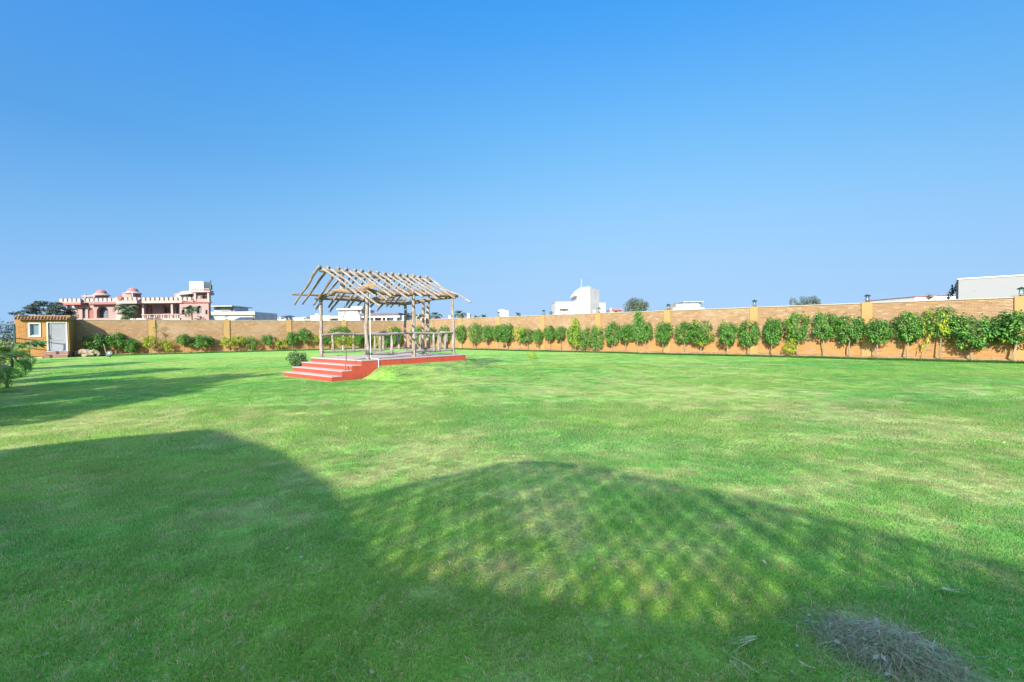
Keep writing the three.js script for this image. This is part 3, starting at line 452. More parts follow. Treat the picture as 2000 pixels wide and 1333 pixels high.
// ---------------------------------------------------------------- the hut beside the wall
{
  const t = thing('garden_hut', 'small ochre brick hut with a white door and clay tile eave', 'hut', V(-37.2, 0, -36.0), Math.atan2(.527, .85));
  const Wd = 3.04, H = 2.93, D = 2.15, win = [.82, 1.36, 1.72, 2.62, 'rect'], dr = [1.84, 2.88, .5, 2.7, 'rect'];
  part(t, 'wall', [holed(0, -.2, Wd, H, 0, .2, [win, dr]), box(0, -.2, -D, .2, H, -.2).toNonIndexed(), box(Wd - .2, -.2, -D, Wd, H, -.2).toNonIndexed()], plaster(.3, .16, .05));
  const list = [], r = mulberry(9); for (let c = 0; .12 + c * .0735 < H - .05; c++) for (let s = (c % 2) * .1185; s < Wd - .2; s += .237) { const y = .12 + c * .0735, x = s + .13; if ([win, dr].some(h => x > h[0] - .2 && x < h[1] + .2 && y > h[2] - .12 && y < h[3] + .12)) continue; list.push([x, y]); }
  const im = new THREE.InstancedMesh(brickGeo, brickMat, list.length), m = new THREE.Matrix4(), q = new THREE.Quaternion(), col = new THREE.Color();
  list.forEach(([x, y], i) => { m.compose(V(x, y, .006 + .006 * r()), q, V(1, 1 - .1 * r(), 1)); im.setMatrixAt(i, m); const k = r(); im.setColorAt(i, col.setRGB(.3 + .07 * k, .155 + .04 * k, .045 + .025 * k)); });
  im.name = 'bricks'; im.userData = { kind: 'stuff' }; t.add(shadowed(im));
  glazing(t, win[0], win[1], win[2], win[3], 'rect', -.12, [0, 0], M.white, .05);
  part(t, 'window_surround', holed(win[0] - .08, win[2] - .08, win[1] + .08, win[3] + .08, .05, .06, [win]), M.white);
  part(t, 'door_frame', holed(dr[0] - .07, dr[2], dr[1] + .07, dr[3] + .07, .05, .1, [[dr[0], dr[1], dr[2] + .012, dr[3], 'rect']]), M.white);
  const door = part(t, 'door', holed(dr[0], dr[2] + .01, dr[1], dr[3], -.03, .05, [[dr[0] + .16, dr[1] - .12, dr[2] + .95, dr[3] - .14, 'rect'], [dr[0] + .16, dr[1] - .12, dr[2] + .14, dr[2] + .85, 'rect']]), M.door);
  part(door, 'panel', box(dr[0] + .15, dr[2] + .94, -.08, dr[1] - .11, dr[3] - .13, -.05), M.door); part(door, 'panel', box(dr[0] + .15, dr[2] + .13, -.08, dr[1] - .11, dr[2] + .86, -.05), M.door);
  part(door, 'handle', [box(dr[0] + .04, 1.45, -.03, dr[0] + .1, 1.75, .0), box(dr[0] + .05, 1.46, 0, dr[0] + .2, 1.49, .03)], M.iron);
  [[.25, .55], [.5, .28]].forEach(([h, z]) => { const s = part(t, 'step', box(1.62, -.1, 0.04, Wd - .02, h - .02, z), plaster(.22, .12, .1)); part(s, 'tread', box(1.6, h - .02, .04, Wd, h, z + .02), M.screed); });
  part(t, 'apron', box(.2, -.1, .04, 1.58, .08, .5), M.grey);
  part(t, 'roof_slab', box(-.02, H, -D, Wd + .05, H + .2, .02), plaster(.28, .16, .07)); part(t, 'parapet', box(-.02, H + .2, -D, Wd + .05, H + .36, -.3), plaster(.3, .17, .08));
  for (let k = 0; k < 17; k++) { const x = .18 + k * .182; if (x > Wd) break; const g = new THREE.CylinderGeometry(.095, .105, .62, 8, 1, true, -Math.PI / 2, Math.PI).rotateX(Math.PI / 2 + .42).translate(x, H + .2, .06); part(t, 'roof_tile', g, tileMat(k)); }
  lantern(V(-37.05, 2.93 + .2, -36.2), .5, 1.05, 'dark lantern standing on the corner of the hut roof');
}
function tileMat(k) { const c = [[.27, .15, .085], [.31, .19, .11], [.22, .12, .07]][k % 3]; const m = plaster(...c); m.side = THREE.DoubleSide; return m; }
{ // dark metal gate hung beside the hut
  const t = thing('metal_gate', 'dark teal metal gate frame beside the ochre hut', 'gate', at(29, 692, 34.6).setY(0)), g = (a, b, r = .035) => new THREE.CylinderGeometry(r, r, a.distanceTo(b), 6).applyQuaternion(new THREE.Quaternion().setFromUnitVectors(V(0, 1, 0), b.clone().sub(a).normalize())).translate((a.x + b.x) / 2, (a.y + b.y) / 2, (a.z + b.z) / 2);
  part(t, 'post', g(V(0, 0, 0), V(0, 2.55, 0), .06), M.iron); part(t, 'post', g(V(-2.6, 0, .6), V(-2.6, 2.55, .6), .06), M.iron);
  [2.5, 1.85, 1.25, .2].forEach(y => part(t, 'crossbar', g(V(0, y, 0), V(-2.6, y, .6)), M.iron)); for (let k = 1; k < 8; k++) part(t, 'bar', g(V(-2.6 * k / 8, .2, .6 * k / 8), V(-2.6 * k / 8, 1.25, .6 * k / 8), .012), M.iron);
}
// ---------------------------------------------------------------- the pink mansion behind the wall
{
  const { o, X, Y } = frontal(70, 264), t = thing('pink_mansion', 'pink palace-style mansion with small domes and a crenellated parapet', 'mansion', o);
  const XZ = (p, z) => at(p, 640, 70 - z).x - o.x, YZ = (y, z) => at(264, y, 70 - z).y, B = (p0, y0, p1, y1, zf, zb) => box(XZ(p0, zf), YZ(y1, zf), -zb, XZ(p1, zf), YZ(y0, zf), zf), g0 = 690, A = (p0, p1, yt, yb, kind) => [X(p0), X(p1), Y(yb), Y(yt), kind];
  // left porch
  part(t, 'porch_roof', B(117, 591.5, 158, 594.5, 1.2, 5), M.pinkdeep);
  [130, 133.2].forEach((p, i) => part(t, 'column', B(p - 1.4, 594.5, p + 1.4, g0, i ? -2.5 : .9, i ? 3 : -.5), M.pinkpale));
  part(t, 'porch_rail', B(118, 604, 152, 606, -1.2, 1.6), M.greyblue); part(t, 'porch_wall', B(142, 594.5, 152, g0, -1.0, 5), M.pinkpale);
  // block with niche and great arch
  const w1 = A(161, 167.3, 601, 621, 'rect'), n1 = A(172, 183, 601, 621.5, 'arch'), a1 = A(189, 212, 597, 621, 'arch');
  part(t, 'wall', holed(X(152), -.2, X(226), Y(592), 0, .5, [w1, n1, a1]), M.wallpink);
  part(t, 'niche', slab(archPts(...n1), -.18, .1), M.pinkdeep);
  glazing(t, w1[0], w1[1], w1[2], w1[3], 'rect', -.3, [0, 2], M.brownframe); glazing(t, a1[0], a1[1], a1[2], Y(600), 'rect', -.9, [1, 3], M.brownframe, .12);
  part(t, 'arch_back', B(187, 594, 214, g0, -.96, 1.2), M.pinkpale);
  [[152, 226]].forEach(([a, b]) => part(t, 'block', B(a, 592, b, g0, -1.3, 9), M.wallpink));
  part(t, 'eave', B(174, 591, 225, 594.2, .7, 0), M.pinkdeep); part(t, 'cornice', B(152, 591, 174, 593, .2, 0), M.pinkdeep);
  // bay under the second dome, verandah
  part(t, 'bay', B(226, 590, 246, g0, .5, 9), M.pinkpale); part(t, 'balcony_slab', B(226, 589.5, 268, 593, 1.4, 0), M.pinkpale);
  const v1 = A(260, 276, 600, 617, 'rect'), v2 = A(297.5, 314.5, 600, 611, 'rect'), v3 = A(324, 351, 600, 617, 'rect');
  part(t, 'verandah_wall', holed(X(246), -.2, X(354), Y(593), -2.2, .3, [v1, v2, v3]), M.wallpink);
  part(t, 'verandah_core', B(246, 593, 335, g0, -3.4, 9), M.wallpink); part(t, 'verandah_core', B(335, 593, 354, g0, -3.4, 4), M.wallpink);
  glazing(t, v1[0], v1[1], v1[2], v1[3], 'rect', -2.45, [3, 1], M.brownframe, .1); glazing(t, v2[0], v2[1], v2[2], v2[3], 'rect', -2.45, [1, 1], M.brownframe, .16); glazing(t, v3[0], v3[1], v3[2], v3[3], 'rect', -2.45, [2, 2], M.brownframe, .14);
  [[287.5, 296], [318, 322.5]].forEach(([a, b]) => part(t, 'red_panel', B(a, 598, b, 616, -2.15, 2.19), M.pinkdeep));
  part(t, 'verandah_roof', B(246, 589.5, 356, 592.8, .6, 3), M.pinkpale);
  [279.5, 336].forEach(p => part(t, 'column', B(p - 1.9, 592.8, p + 1.9, g0, .2, .2), M.pinkpale));
  part(t, 'railing_base', B(276, 622.5, 354, g0, .3, .1), M.pinkpale); part(t, 'railing_top', B(276, 614.5, 354, 616, .3, .1), M.pinkpale);
  for (let k = 0; k < 17; k++) part(t, 'railing_panel', B(277.5 + k * 4.5, 616, 280.3 + k * 4.5, 622.5, .22, -.02), k % 3 === 1 ? M.pinkdeep : M.pinkpale);
  part(t, 'floor_slab', B(246, 622, 354, g0, 0, 3), M.grey);
  // right block
  const w2 = A(357.5, 364, 606, 616, 'arch'), w3 = A(368.5, 381, 598, 613, 'arch'), w4 = A(387, 397, 599, 613.5, 'arch'), w5 = A(404, 408, 607, 616, 'arch');
  part(t, 'wall', holed(X(354), -.2, X(410.5), Y(592), .3, .5, [w2, w3, w4, w5]), M.wallpink); part(t, 'block', B(354, 592, 402, g0, -.6, 1.2), M.wallpink);
  [w2, w3, w4].forEach((w, i) => glazing(t, w[0], w[1], w[2], w[3], 'arch', -.1, [i ? 1 : 0, 1], M.brownframe, .09));
  part(t, 'cornice', B(353, 591.4, 411, 593, .5, 0), M.pinkdeep);
  // parapet with merlons
  const merlon = (p, y, z, h = 6.4, w = 6.4) => part(t, 'merlon', slab([[-.5, 0], [.5, 0], [.5, .72], [.25, 1], [-.25, 1], [-.5, .72]].map(([a, b]) => [XZ(p + a * w, z), YZ(y - b * h, z)]), z, .3), M.pinkpale);
  part(t, 'parapet', B(117, 588.5, 158, 591.5, 1.15, -.9), M.wallpink); part(t, 'parapet', B(158, 588.5, 226, 590.5, .66, -.4), M.wallpink); part(t, 'parapet', B(226, 587, 268, 589.5, 1.35, -1.05), M.wallpink); part(t, 'parapet', B(268, 588, 378, 589.5, .55, -.3), M.wallpink);
  for (let p = 120; p < 158; p += 8.6) merlon(p, 588.5, 1.1); for (let p = 163; p < 224; p += 8.6) merlon(p, 588.5, .62); for (let p = 229; p < 268; p += 8.6) merlon(p, 587, 1.3); for (let p = 272; p < 378; p += 9) merlon(p, 588, .5);
  // domed kiosks
  const dome = (p, ye, yd, hw, z) => { const x = X(p), R = X(p + hw) - x, k = part(t, 'kiosk_roof', [new THREE.CylinderGeometry(R * .62, R * 1.02, Y(ye - 4) - Y(ye), 16).translate(x, Y(ye - 2), z), new THREE.CylinderGeometry(R * 1.02, R * .95, .1, 16).translate(x, Y(ye) - .05, z)], M.pinkpale); part(k, 'dome', new THREE.SphereGeometry(R * .62, 20, 10, 0, 6.2832, 0, 1.5708).scale(1, (Y(yd) - Y(ye - 4)) / (R * .62), 1).translate(x, Y(ye - 4), z), plaster(.26, .13, .14)); };
  dome(176, 574.5, 563, 15, -2); [[167, -1], [184, -1], [167, -3], [184, -3]].forEach(([p, z]) => part(t, 'kiosk_column', B(p - 1.2, 574.5, p + 1.2, 592, z + .12, -z + .12), M.pinkpale)); part(t, 'kiosk_ledge', B(160, 576.6, 187, 579, -.8, 3.2), M.pinkpale);
  dome(248, 572.3, 561, 15, -1.2); part(t, 'kiosk_room', B(239.5, 572.3, 257, 590, -.3, 2.2), M.wallpink); part(t, 'kiosk_column', B(258, 572.3, 260.6, 590, -.2, .6), M.pinkpale); part(t, 'rosette', new THREE.CylinderGeometry(.32, .32, .1, 16).rotateX(Math.PI / 2).translate(X(250), Y(583.5), 1.4), M.pinkdeep);
  // rooftop rooms and tank
  part(t, 'canopy', slab([[X(337), Y(577)], [X(378), Y(573)], [X(378), Y(568.5)], [X(350), Y(568.5)], [X(337), Y(573.5)]], -1, 4), M.pinkpale); part(t, 'roof_room', B(341, 574.5, 378, 592, -1.8, 3.5), M.wallpink); part(t, 'shade_wall', B(346, 578, 368, 586, -1.7, 1.79), M.greyblue); part(t, 'dark_opening', B(371.5, 578, 375.5, 585, -1.76, 1.79), M.dark);
  part(t, 'roof_slab', B(374, 569.5, 411, 572.5, .4, .5), M.pinkpale); part(t, 'slab_railing', B(375, 565.5, 410, 567, .3, -.15), M.pinkpale); for (let k = 0; k < 11; k++) part(t, 'slab_post', B(375.5 + k * 3.3, 567, 376.6 + k * 3.3, 569.5, .28, -.17), M.pinkdeep);
  [381.5, 407.5].forEach(p => part(t, 'column', B(p - 1.9, 572.5, p + 1.9, 592, .2, .2), M.pinkpale)); part(t, 'terrace_wall', B(378, 571, 408, 592, -1.6, 2), M.wallpink); part(t, 'terrace_door', B(391.5, 578.5, 400, 591, -1.55, 1.59), M.brownframe); part(t, 'terrace_parapet', B(378, 585.5, 409, 592, .1, .1), M.wallpink);
  part(t, 'water_tank', B(371.5, 551.5, 398.5, 569.5, -.4, 2), M.whitewarm); part(t, 'antenna', [new THREE.CylinderGeometry(.05, .07, 1.6, 6).translate(X(404.5), Y(558), -1), box(X(402.5), Y(549.5), -1.03, X(407), Y(549), -.97), new THREE.CylinderGeometry(.16, .2, .7, 8).translate(X(405), Y(561.5), -1)].map(g => g.toNonIndexed()), M.iron);
}
// ---------------------------------------------------------------- other houses beyond the wall
function house(name, label, depth, px, blocks, openings = [], cat = 'house') {   // blocks: [name, px0, yTop, px1, yBottom, front, back, material]
  const { o, X, Y } = frontal(depth, px), t = thing(name, label, cat, o);
  for (const [n, p0, y0, p1, y1, zf, zb, m] of blocks) part(t, n, box(X(p0), y1 === null ? -.2 : Y(y1), -zb, X(p1), Y(y0), zf), m);
  for (const [p0, y0, p1, y1, z, m = M.glass, fm = M.grey] of openings) { const w = part(t, 'window', box(X(p0), Y(y1), z - .06, X(p1), Y(y0), z + .015), m), k = .09; part(w, 'frame', [box(X(p0) - k, Y(y1) - k, z - .05, X(p0), Y(y0) + k, z + .06), box(X(p1), Y(y1) - k, z - .05, X(p1) + k, Y(y0) + k, z + .06), box(X(p0), Y(y0), z - .05, X(p1), Y(y0) + k, z + .06), box(X(p0), Y(y1) - k, z - .05, X(p1), Y(y1), z + .06)], fm); }
  return { t, X, Y };
}
house('grey_house', 'flat grey concrete house standing right of the pink mansion', 82, 455, [['wall', 412, 610, 497, null, 0, 8, M.greyblue], ['parapet', 411, 609, 500, 616, .3, -.02, M.grey], ['roof_room', 414, 600, 454, 610, -.6, 5, M.greyblue], ['roof_slab', 411, 597.5, 457, 599.3, .5, 6, M.grey]], [[419, 603.4, 425.5, 604.6, -.6, M.dark], [446, 603.8, 453, 608.5, -.6, M.dark], [494, 617, 496.5, 627, 0, M.dark], [429, 606.5, 446, 608.6, -.6, M.glass]]);
house('white_house', 'small low white house behind the wall beside the thatched kiosk', 110, 535, [['wall', 521, 621.5, 536, null, 0, 6, M.white], ['wall', 536, 624, 556, null, -1, 6, M.white], ['roof_room', 540, 620.5, 543, 624, -1.2, 3, M.white], ['wall', 566, 621, 582, null, -2, 6, M.white]], [[538, 621.8, 541, 623, -1.1, M.dark]]);
{ const { o, X, Y } = frontal(62, 563), t = thing('thatched_kiosk', 'small kiosk with a flat hat-shaped roof beyond the wall', 'kiosk', o); part(t, 'roof', [new THREE.CylinderGeometry(.12, .85, .22, 10).translate(0, Y(617), 0), new THREE.CylinderGeometry(.85, .8, .05, 10).translate(0, Y(618.8), 0)], M.roofdark); [[-.25, .2], [.25, .2], [.25, -.2], [-.25, -.2]].forEach(([x, z]) => part(t, 'post', box(x - .08, -.1, z - .08, x + .08, Y(618.8), z + .08), M.greyblue)); }
house('stepped_house', 'white house with a sloping stair wall behind the pavilion', 95, 605, [['wall', 589, 619.5, 597, null, 0, 6, M.white], ['wall', 608, 617, 626, null, .3, 7, M.whitewarm], ['wall', 626, 617, 645, null, 0, 7, M.whitewarm], ['roof_tank', 611.5, 613, 618, 617, -1, 2, M.white], ['stair_wall', 597, 623, 608, null, .1, 3, M.pinkpale], ['awning', 643, 620.5, 667, 623, 1.2, 0, M.white], ['wall', 645, 618, 668, null, -.2, 6, M.white]], [[594, 621, 598.2, 624, .01, M.dark], [649, 624, 655, 628, -.2], [660, 624, 664.5, 628, -.2]]);
{
  const r = house('white_villa', 'large white modern villa with long dark-edged roof behind the pavilion', 88, 725, [['upper_block', 661, 604, 706, 617, 0, 8, M.white], ['roof_room', 681, 597.5, 703, 603.8, -1.5, 5, M.white], ['roof_slab', 660, 603, 708, 605.5, .6, 8, M.white], ['wall', 664, 616, 700, null, .8, 8, M.white], ['wall', 686, 617.5, 707, null, 1.2, .5, M.white], ['wing_wall', 700, 617, 790, null, -.5, 8, M.white], ['roof_edge', 704, 612.2, 781, 616, .8, 8, M.roofdark], ['eave', 704, 616.05, 782, 621, .5, .4, M.white], ['column', 731, 621, 733, null, .4, -.05, M.white], ['column', 746, 621, 748, null, .4, -.05, M.white], ['column', 754, 621, 756, null, .4, -.05, M.white], ['column', 770, 621, 776, null, .4, -.05, M.white]],
    [[665, 611, 667.5, 615, 0], [672.5, 610, 675.5, 615, 0], [700, 606.5, 703.5, 611.5, 0, M.dark], [719, 622, 730.5, 629, -.5], [734, 622, 738, 629, -.5, M.brownframe], [739.5, 622, 742.5, 629, -.5, M.brownframe], [748.5, 622, 753.5, 629, -.5], [756.5, 622, 768, 629, -.5], [778, 623, 782, 629, -.5]]);
}
house('far_house', 'small dark-windowed house between the palms beyond the corner', 105, 822, [['wall', 812, 616, 832, null, 0, 6, M.grey], ['roof_slab', 818, 614.8, 833, 616.4, .5, 6, M.white], ['wall', 838, 622, 885, null, -4, 6, M.redroof], ['tank', 870, 616, 877, 622, -5, 7, M.white]], [[819.5, 617.5, 823.5, 621, 0, M.dark]]);
house('rooftop_tank', 'small white rooftop block beside the far palms', 120, 916, [['wall', 913, 612.5, 918, null, 0, 3, M.white], ['roof', 905, 619.5, 925, null, -.5, 5, M.redroof]]);
house('beige_tower', 'small pale beige tower standing just above the wall', 105, 983, [['wall', 974.5, 605.5, 986, null, 0, 3, M.whitewarm], ['side_wall', 986, 607, 993, null, -.4, 3.4, plaster(.5, .45, .36)]]);
{ // the white tower house
  const d = 78, { o, X, Y } = frontal(d, 1140), t = thing('white_tower_house', 'bright white cubic tower house with a sloped roof corner', 'house', o), S = 1.9;
  part(t, 'wing_wall', box(X(1085), -.2, -7, X(1128), Y(589.8), 0), M.white);
  part(t, 'tower', slab([[X(1127), -.2], [X(1152), -.2], [X(1152), Y(561)], [X(1134), Y(562.2)], [X(1123.5), Y(575)], [X(1123.5), Y(578.6)], [X(1127), Y(578.6)]], .4, 7), M.white);
  const side = part(t, 'tower_side', slab([[0, -.2], [4, -.2], [4, Y(561) - .25], [0, Y(561) - .02]], 0, .25), M.white); side.position.set(X(1152) + .01, 0, .36); side.rotation.y = 1.02;
  part(t, 'back_block', box(X(1153), -.2, -7.6, X(1172), Y(563.6), -3.1), M.white);
  part(t, 'side_wing', box(X(1170), -.2, -9, X(1190.5), Y(590), -3.4), M.white); part(t, 'wing_coping', box(X(1084.6), Y(589.8), -7, X(1127), Y(589.3), .05), M.grey); part(t, 'side_coping', box(X(1172.5), Y(590), -9, X(1191), Y(589.4), -3.3), M.grey);
  const w = part(t, 'window', box(X(1167), Y(600), -3.09, X(1170.4), Y(583.5), -2.4), M.glass); part(w, 'frame', box(X(1166.5), Y(583.5), -3.08, X(1170.8), Y(582.8), -2.35), M.grey);
  const pg = part(t, 'porch_opening', box(X(1095.5), Y(615), -.02, X(1108.5), Y(604.6), .02), M.brownframe); part(pg, 'lintel', box(X(1092.5), Y(604.6), 0, X(1110), Y(603.6), .5), M.brownframe); part(pg, 'curtain', box(X(1099.5), Y(613), .02, X(1106.5), Y(608), .04), plaster(.5, .35, .28)); part(pg, 'light_panel', box(X(1101), Y(607.8), .02, X(1106), Y(605.6), .04), M.white);
  [[1096, 1097], [1098, 1099.2], [1106.8, 1108]].forEach(([a, b]) => part(pg, 'bar', box(X(a), Y(615), .02, X(b), Y(604.7), .2), M.white));
  [1089, 1092, 1116, 1126].forEach(p => part(t, 'wall_spout', box(X(p) - .05, Y(607.5), 0, X(p) + .05, Y(606), .12), M.grey));
  part(t, 'roof_mast', new THREE.CylinderGeometry(.045, .06, Y(542.5) - Y(561.5), 6).translate(X(1139.7), (Y(542.5) + Y(561.5)) / 2, -2), M.grey);
  part(t, 'air_unit', box(X(1156.5), Y(612), .2, X(1161.5), Y(606.5), .8), M.grey);
}
house('pink_roof_house', 'low cream house with a pinkish roof right of the white tower', 100, 1206, [['wall', 1191, 607, 1215, null, 0, 6, M.pinkpale], ['roof', 1197, 603.8, 1215, 607, .4, 6, M.redroof], ['chimney', 1192.5, 602, 1195, 607, .2, 1, M.white]], [[1201, 608.5, 1206, 612, 0, M.dark]]);
{ const { o, X, Y } = frontal(70, 1345), t = thing('tank_house', 'grey rooftop building with a rounded end and thin slab roof', 'house', o);
  part(t, 'wall', [box(X(1334), Y(605), -4, X(1362), Y(591), 0), box(X(1319), Y(605), -3.5, X(1334), Y(594), .4), new THREE.CylinderGeometry(.85, .85, Y(591) - Y(605), 16).translate(X(1362), (Y(591) + Y(605)) / 2, -.85)], M.grey); part(t, 'lower_wall', box(X(1311), -.1, -6, X(1372), Y(601.5), .8), M.grey);
  part(t, 'roof_slab', box(X(1333), Y(591) + .003, -4.2, X(1373.5), Y(589.6), .3), M.greyblue); part(t, 'window', box(X(1355), Y(600), -.02, X(1357), Y(595), .02), M.glass); }
{ // white walled building close behind the wall
  const t = thing('white_walled_building', 'weathered white blank-walled building rising close behind the brick wall', 'building', V(25.05, 0, -27), Math.atan2(RW.d, RW.x));
  const m = new THREE.MeshStandardMaterial({ roughness: .9, bumpMap: grain, bumpScale: .004, map: canvasTex(512, (u, v) => { const n = pf(u, v, 5, 6), st = smooth(.48, .64, pf(u, v + .4, 16, 4)) * smooth(.36, .6, n); return mix3([.2, .21, .225], [.11, .115, .13], st * .8); }, true, .22) });
  part(t, 'wall', box(0, -.1, -7, 16, 4.3, 0), m); part(t, 'coping', box(-.05, 4.3, -7, 16.02, 4.36, .04), M.whitewarm);
}
house('low_white_house', 'low white parapet house beside the weathered white building', 36, 1830, [['wall', 1787, 579.8, 1822, null, 0, 5, M.whitewarm], ['wall', 1822, 578, 1866, null, .3, 5, M.whitewarm], ['coping', 1786, 579, 1821.9, 579.75, .1, 5, M.redroof], ['coping', 1822, 577.2, 1867, 577.95, .4, 5, M.redroof]]);
function sprig(label, px, yT, yB, depth, lean, n, seed) { const p = at(px, yB, depth), q = at(px + lean, yT, depth), t = thing('roof_plant', label, 'plant', p), d = q.sub(p); part(t, 'stem', logGeo(V(0, -.6, 0), d, .02, .008, seed, .03, 6, 5), greyBark); part(t, 'foliage', leafSet(seed, n, (r) => { const k = .1 + .9 * r(); return { p: d.clone().multiplyScalar(k).add(V((r() - .5) * .1, (r() - .5) * .1, (r() - .5) * .1)), out: V(r() - .5, .2, r() - .5).normalize() }; }, .22, () => [.03, .07, .035]), dullLeafMat); }
sprig('leaning leafy plant growing beside the weathered white building', 1853, 559, 584, 29, 12, 80, 801); sprig('small upright plant on the low white roof', 1816, 575, 586, 30, 0, 30, 802);

// ---------------------------------------------------------------- trees and palms beyond the wall
function farTree(name, label, px, yTop, yBot, hw, depth, tint, nc, n, size, shape = round, flat = 1, sub = 0) {
  const c = at(px, (yTop + yBot) / 2, depth), R = hw * depth / FOC / 1.15, H = (yBot - yTop) / 2 * depth / FOC / 1.15, t = thing(name, label, 'tree', V(c.x, 0, c.z), px);
  part(t, 'trunk', trunkGeo(Math.max(.6, c.y), Math.max(.08, R * .09), treeSeed++, 5, R * .55, .15), greyBark);
  const k = part(t, 'crown', leafSet(treeSeed++, n, clumpPlacer(treeSeed++, nc, .3, shape, flat), size, tint), dullLeafMat); k.position.y = c.y; k.scale.set(R, H, R);
}
const dusty = (r) => [.06 + .03 * r(), .09 + .04 * r(), .055], deep = (r) => r() < .1 ? [.06, .11, .05] : [.025, .06, .035];
farTree('far_tree', 'large dusty round tree right of the white tower house', 1243, 582, 640, 25, 90, dusty, 44, 8000, .12);
farTree('far_tree', 'bushy grey-green tree showing over the wall', 1581, 578, 625, 20, 75, dusty, 34, 5500, .13); farTree('far_tree', 'small narrow tree beside the bushy grey-green tree', 1552, 581, 620, 8, 76, dusty, 16, 2000, .18);
farTree('spreading_tree', 'dark layered conifer-like tree behind the hut roof', 94, 588, 640, 37, 62, deep, 38, 9000, .13, (y) => 1, .4); 
farTree('dark_tree', 'dark bushy tree behind the metal gate', 2, 624, 700, 26, 48, deep, 24, 2600, .15);
farTree('far_bush', 'small dark tree at the left end of the white tower house', 1078, 605, 640, 9, 84, deep, 10, 500, .26); farTree('far_bush', 'small round tree beside the grey house', 508, 618, 645, 9, 100, deep, 10, 600, .26);
farTree('far_bush', 'dark bush growing against the pink mansion wall', 390, 617, 650, 13, 67, deep, 12, 700, .25); farTree('far_bush', 'dark low bush before the mansion porch', 148, 613, 650, 8, 66, deep, 10, 500, .26);
const FP = 'palms beyond the wall', fpal = (px, yc, R, d, label, n = 12) => { const c = at(px, yc, d); palm(label, V(c.x, 0, c.z), c.y, R * d / FOC, n, FARFROND, label.startsWith('distant') ? FP : null, .14); };
fpal(243, 606, 22, 66, 'tall palm in front of the mansion balcony', 16); fpal(375, 606, 17, 66, 'palm in front of the mansion arched windows', 14); fpal(250, 618, 18, 65, 'short palm at the foot of the mansion balcony', 12);
[[803, 616, 13, 90], [819, 619, 10, 95], [850, 617, 14, 88], [897, 614, 14, 90], [931, 621, 8, 110], [945, 621, 10, 105], [1011, 614, 7, 100], [962, 624, 6, 115]].forEach(([a, b, c, d]) => fpal(a, b, c, d, 'distant palm crown showing above the brick wall'));

// ---------------------------------------------------------------- planting by the hut
const gp = (px, py) => onGround(px, py);
{
  const spots = [[14, 758, .8, 6], [-14, 766, 1.0, 6], [-70, 772, 1.0, 6], [0, 738, .75, 5]];
  spots.forEach(([x, y, L, n]) => palm('young feathery palm in the soil bed near the hut', gp(x, y).setY(.06), [.85, .8, .75, .9, .7][Math.abs(y) % 5], L, n, FROND, 'young palms in the bed near the hut', .035));
  bush('yellow_shrub', 'bright yellow-green shrub behind the young palms', 'shrub', gp(8, 712), .8, .65, .1, leafSet(411, 900, clumpPlacer(111, 16, .32, round), .2, (r) => r() < .7 ? [.3, .36, .03] : [.1, .2, .03]), .03);
  // papaya-like plant before the hut window
  const p = gp(58, 706), t = thing('papaya_plant', 'broad-leaved papaya plant in front of the hut window', 'plant', p.setY(0)); part(t, 'stem', trunkGeo(1.15, .04, 812, 5, .3, .05), greyBark);
  const r = mulberry(813); for (let k = 0; k < 9; k++) { const a = k * 2.4, L = .75 + .35 * r(), f = part(t, 'leaf', leafSet(820 + k, 7, (q) => { const s = q(); return { p: V(.25 + .2 * s, 0, (q() - .5) * .2), out: V(.9, -.1, (q() - .5) * 2.2).normalize() }; }, .5, () => [.05, .15, .035], .35, .38), leafMat); f.position.y = 1.1 + .25 * r(); f.rotation.set(0, a, lerp(-.5, .5, r())); f.scale.setScalar(L * 1.1); }
  for (let k = 0; k < 4; k++) { const q = gp(24 + k * 11, 738 - k * 9); bush('bed_plant', 'small dusty plant in the soil bed near the hut', 'plant', q, .2 + .1 * r(), .16 + .1 * r(), 0, CROWNS.low[k % 2]).userData.group = 'small plants in the bed near the hut'; }
}
{ // weathered root stump, spotlight with its leaning stake
  const p = gp(172, 697), t = thing('root_stump', 'pale weathered tree root lying at the foot of the wall', 'root', p.setY(.02)), L = (a, b, r0, r1, s) => logGeo(V(...a), V(...b), r0, r1, s, .14, 9, 8), pale = bark(.26, .22, .17);
  part(t, 'root', [L([-.9, .18, 0], [.1, .42, .1], .16, .2, 901), L([0, .4, .1], [.85, .28, 0], .2, .13, 902), L([.75, .3, 0], [.95, .05, .2], .14, .08, 903), L([-.85, .15, 0], [-1.25, .45, .1], .12, .06, 904), L([-.2, .12, .3], [.7, .14, .25], .14, .1, 905)], pale);
  const s = gp(214, 698).setY(0), k = thing('garden_spotlight', 'small dark garden spotlight at the foot of the wall', 'spotlight', s, .4); part(k, 'housing', new THREE.CylinderGeometry(.2, .14, .28, 14).rotateX(1.2).translate(0, .26, 0), M.iron); part(k, 'lens', new THREE.CylinderGeometry(.075, .075, .02, 14).rotateX(1.2).translate(0, .313, .145), M.grey); part(k, 'bracket', box(-.06, 0, -.06, .06, .16, .06), M.iron);
  const q = gp(209, 698).setY(0), e = at(202, 672, -q.z), j = thing('wooden_stake', 'pale wooden stake leaning beside the garden spotlight', 'stake', q); part(j, 'shaft', logGeo(V(0, -.05, 0), e.sub(q), .035, .03, 910, .02, 7, 6), pale);
}
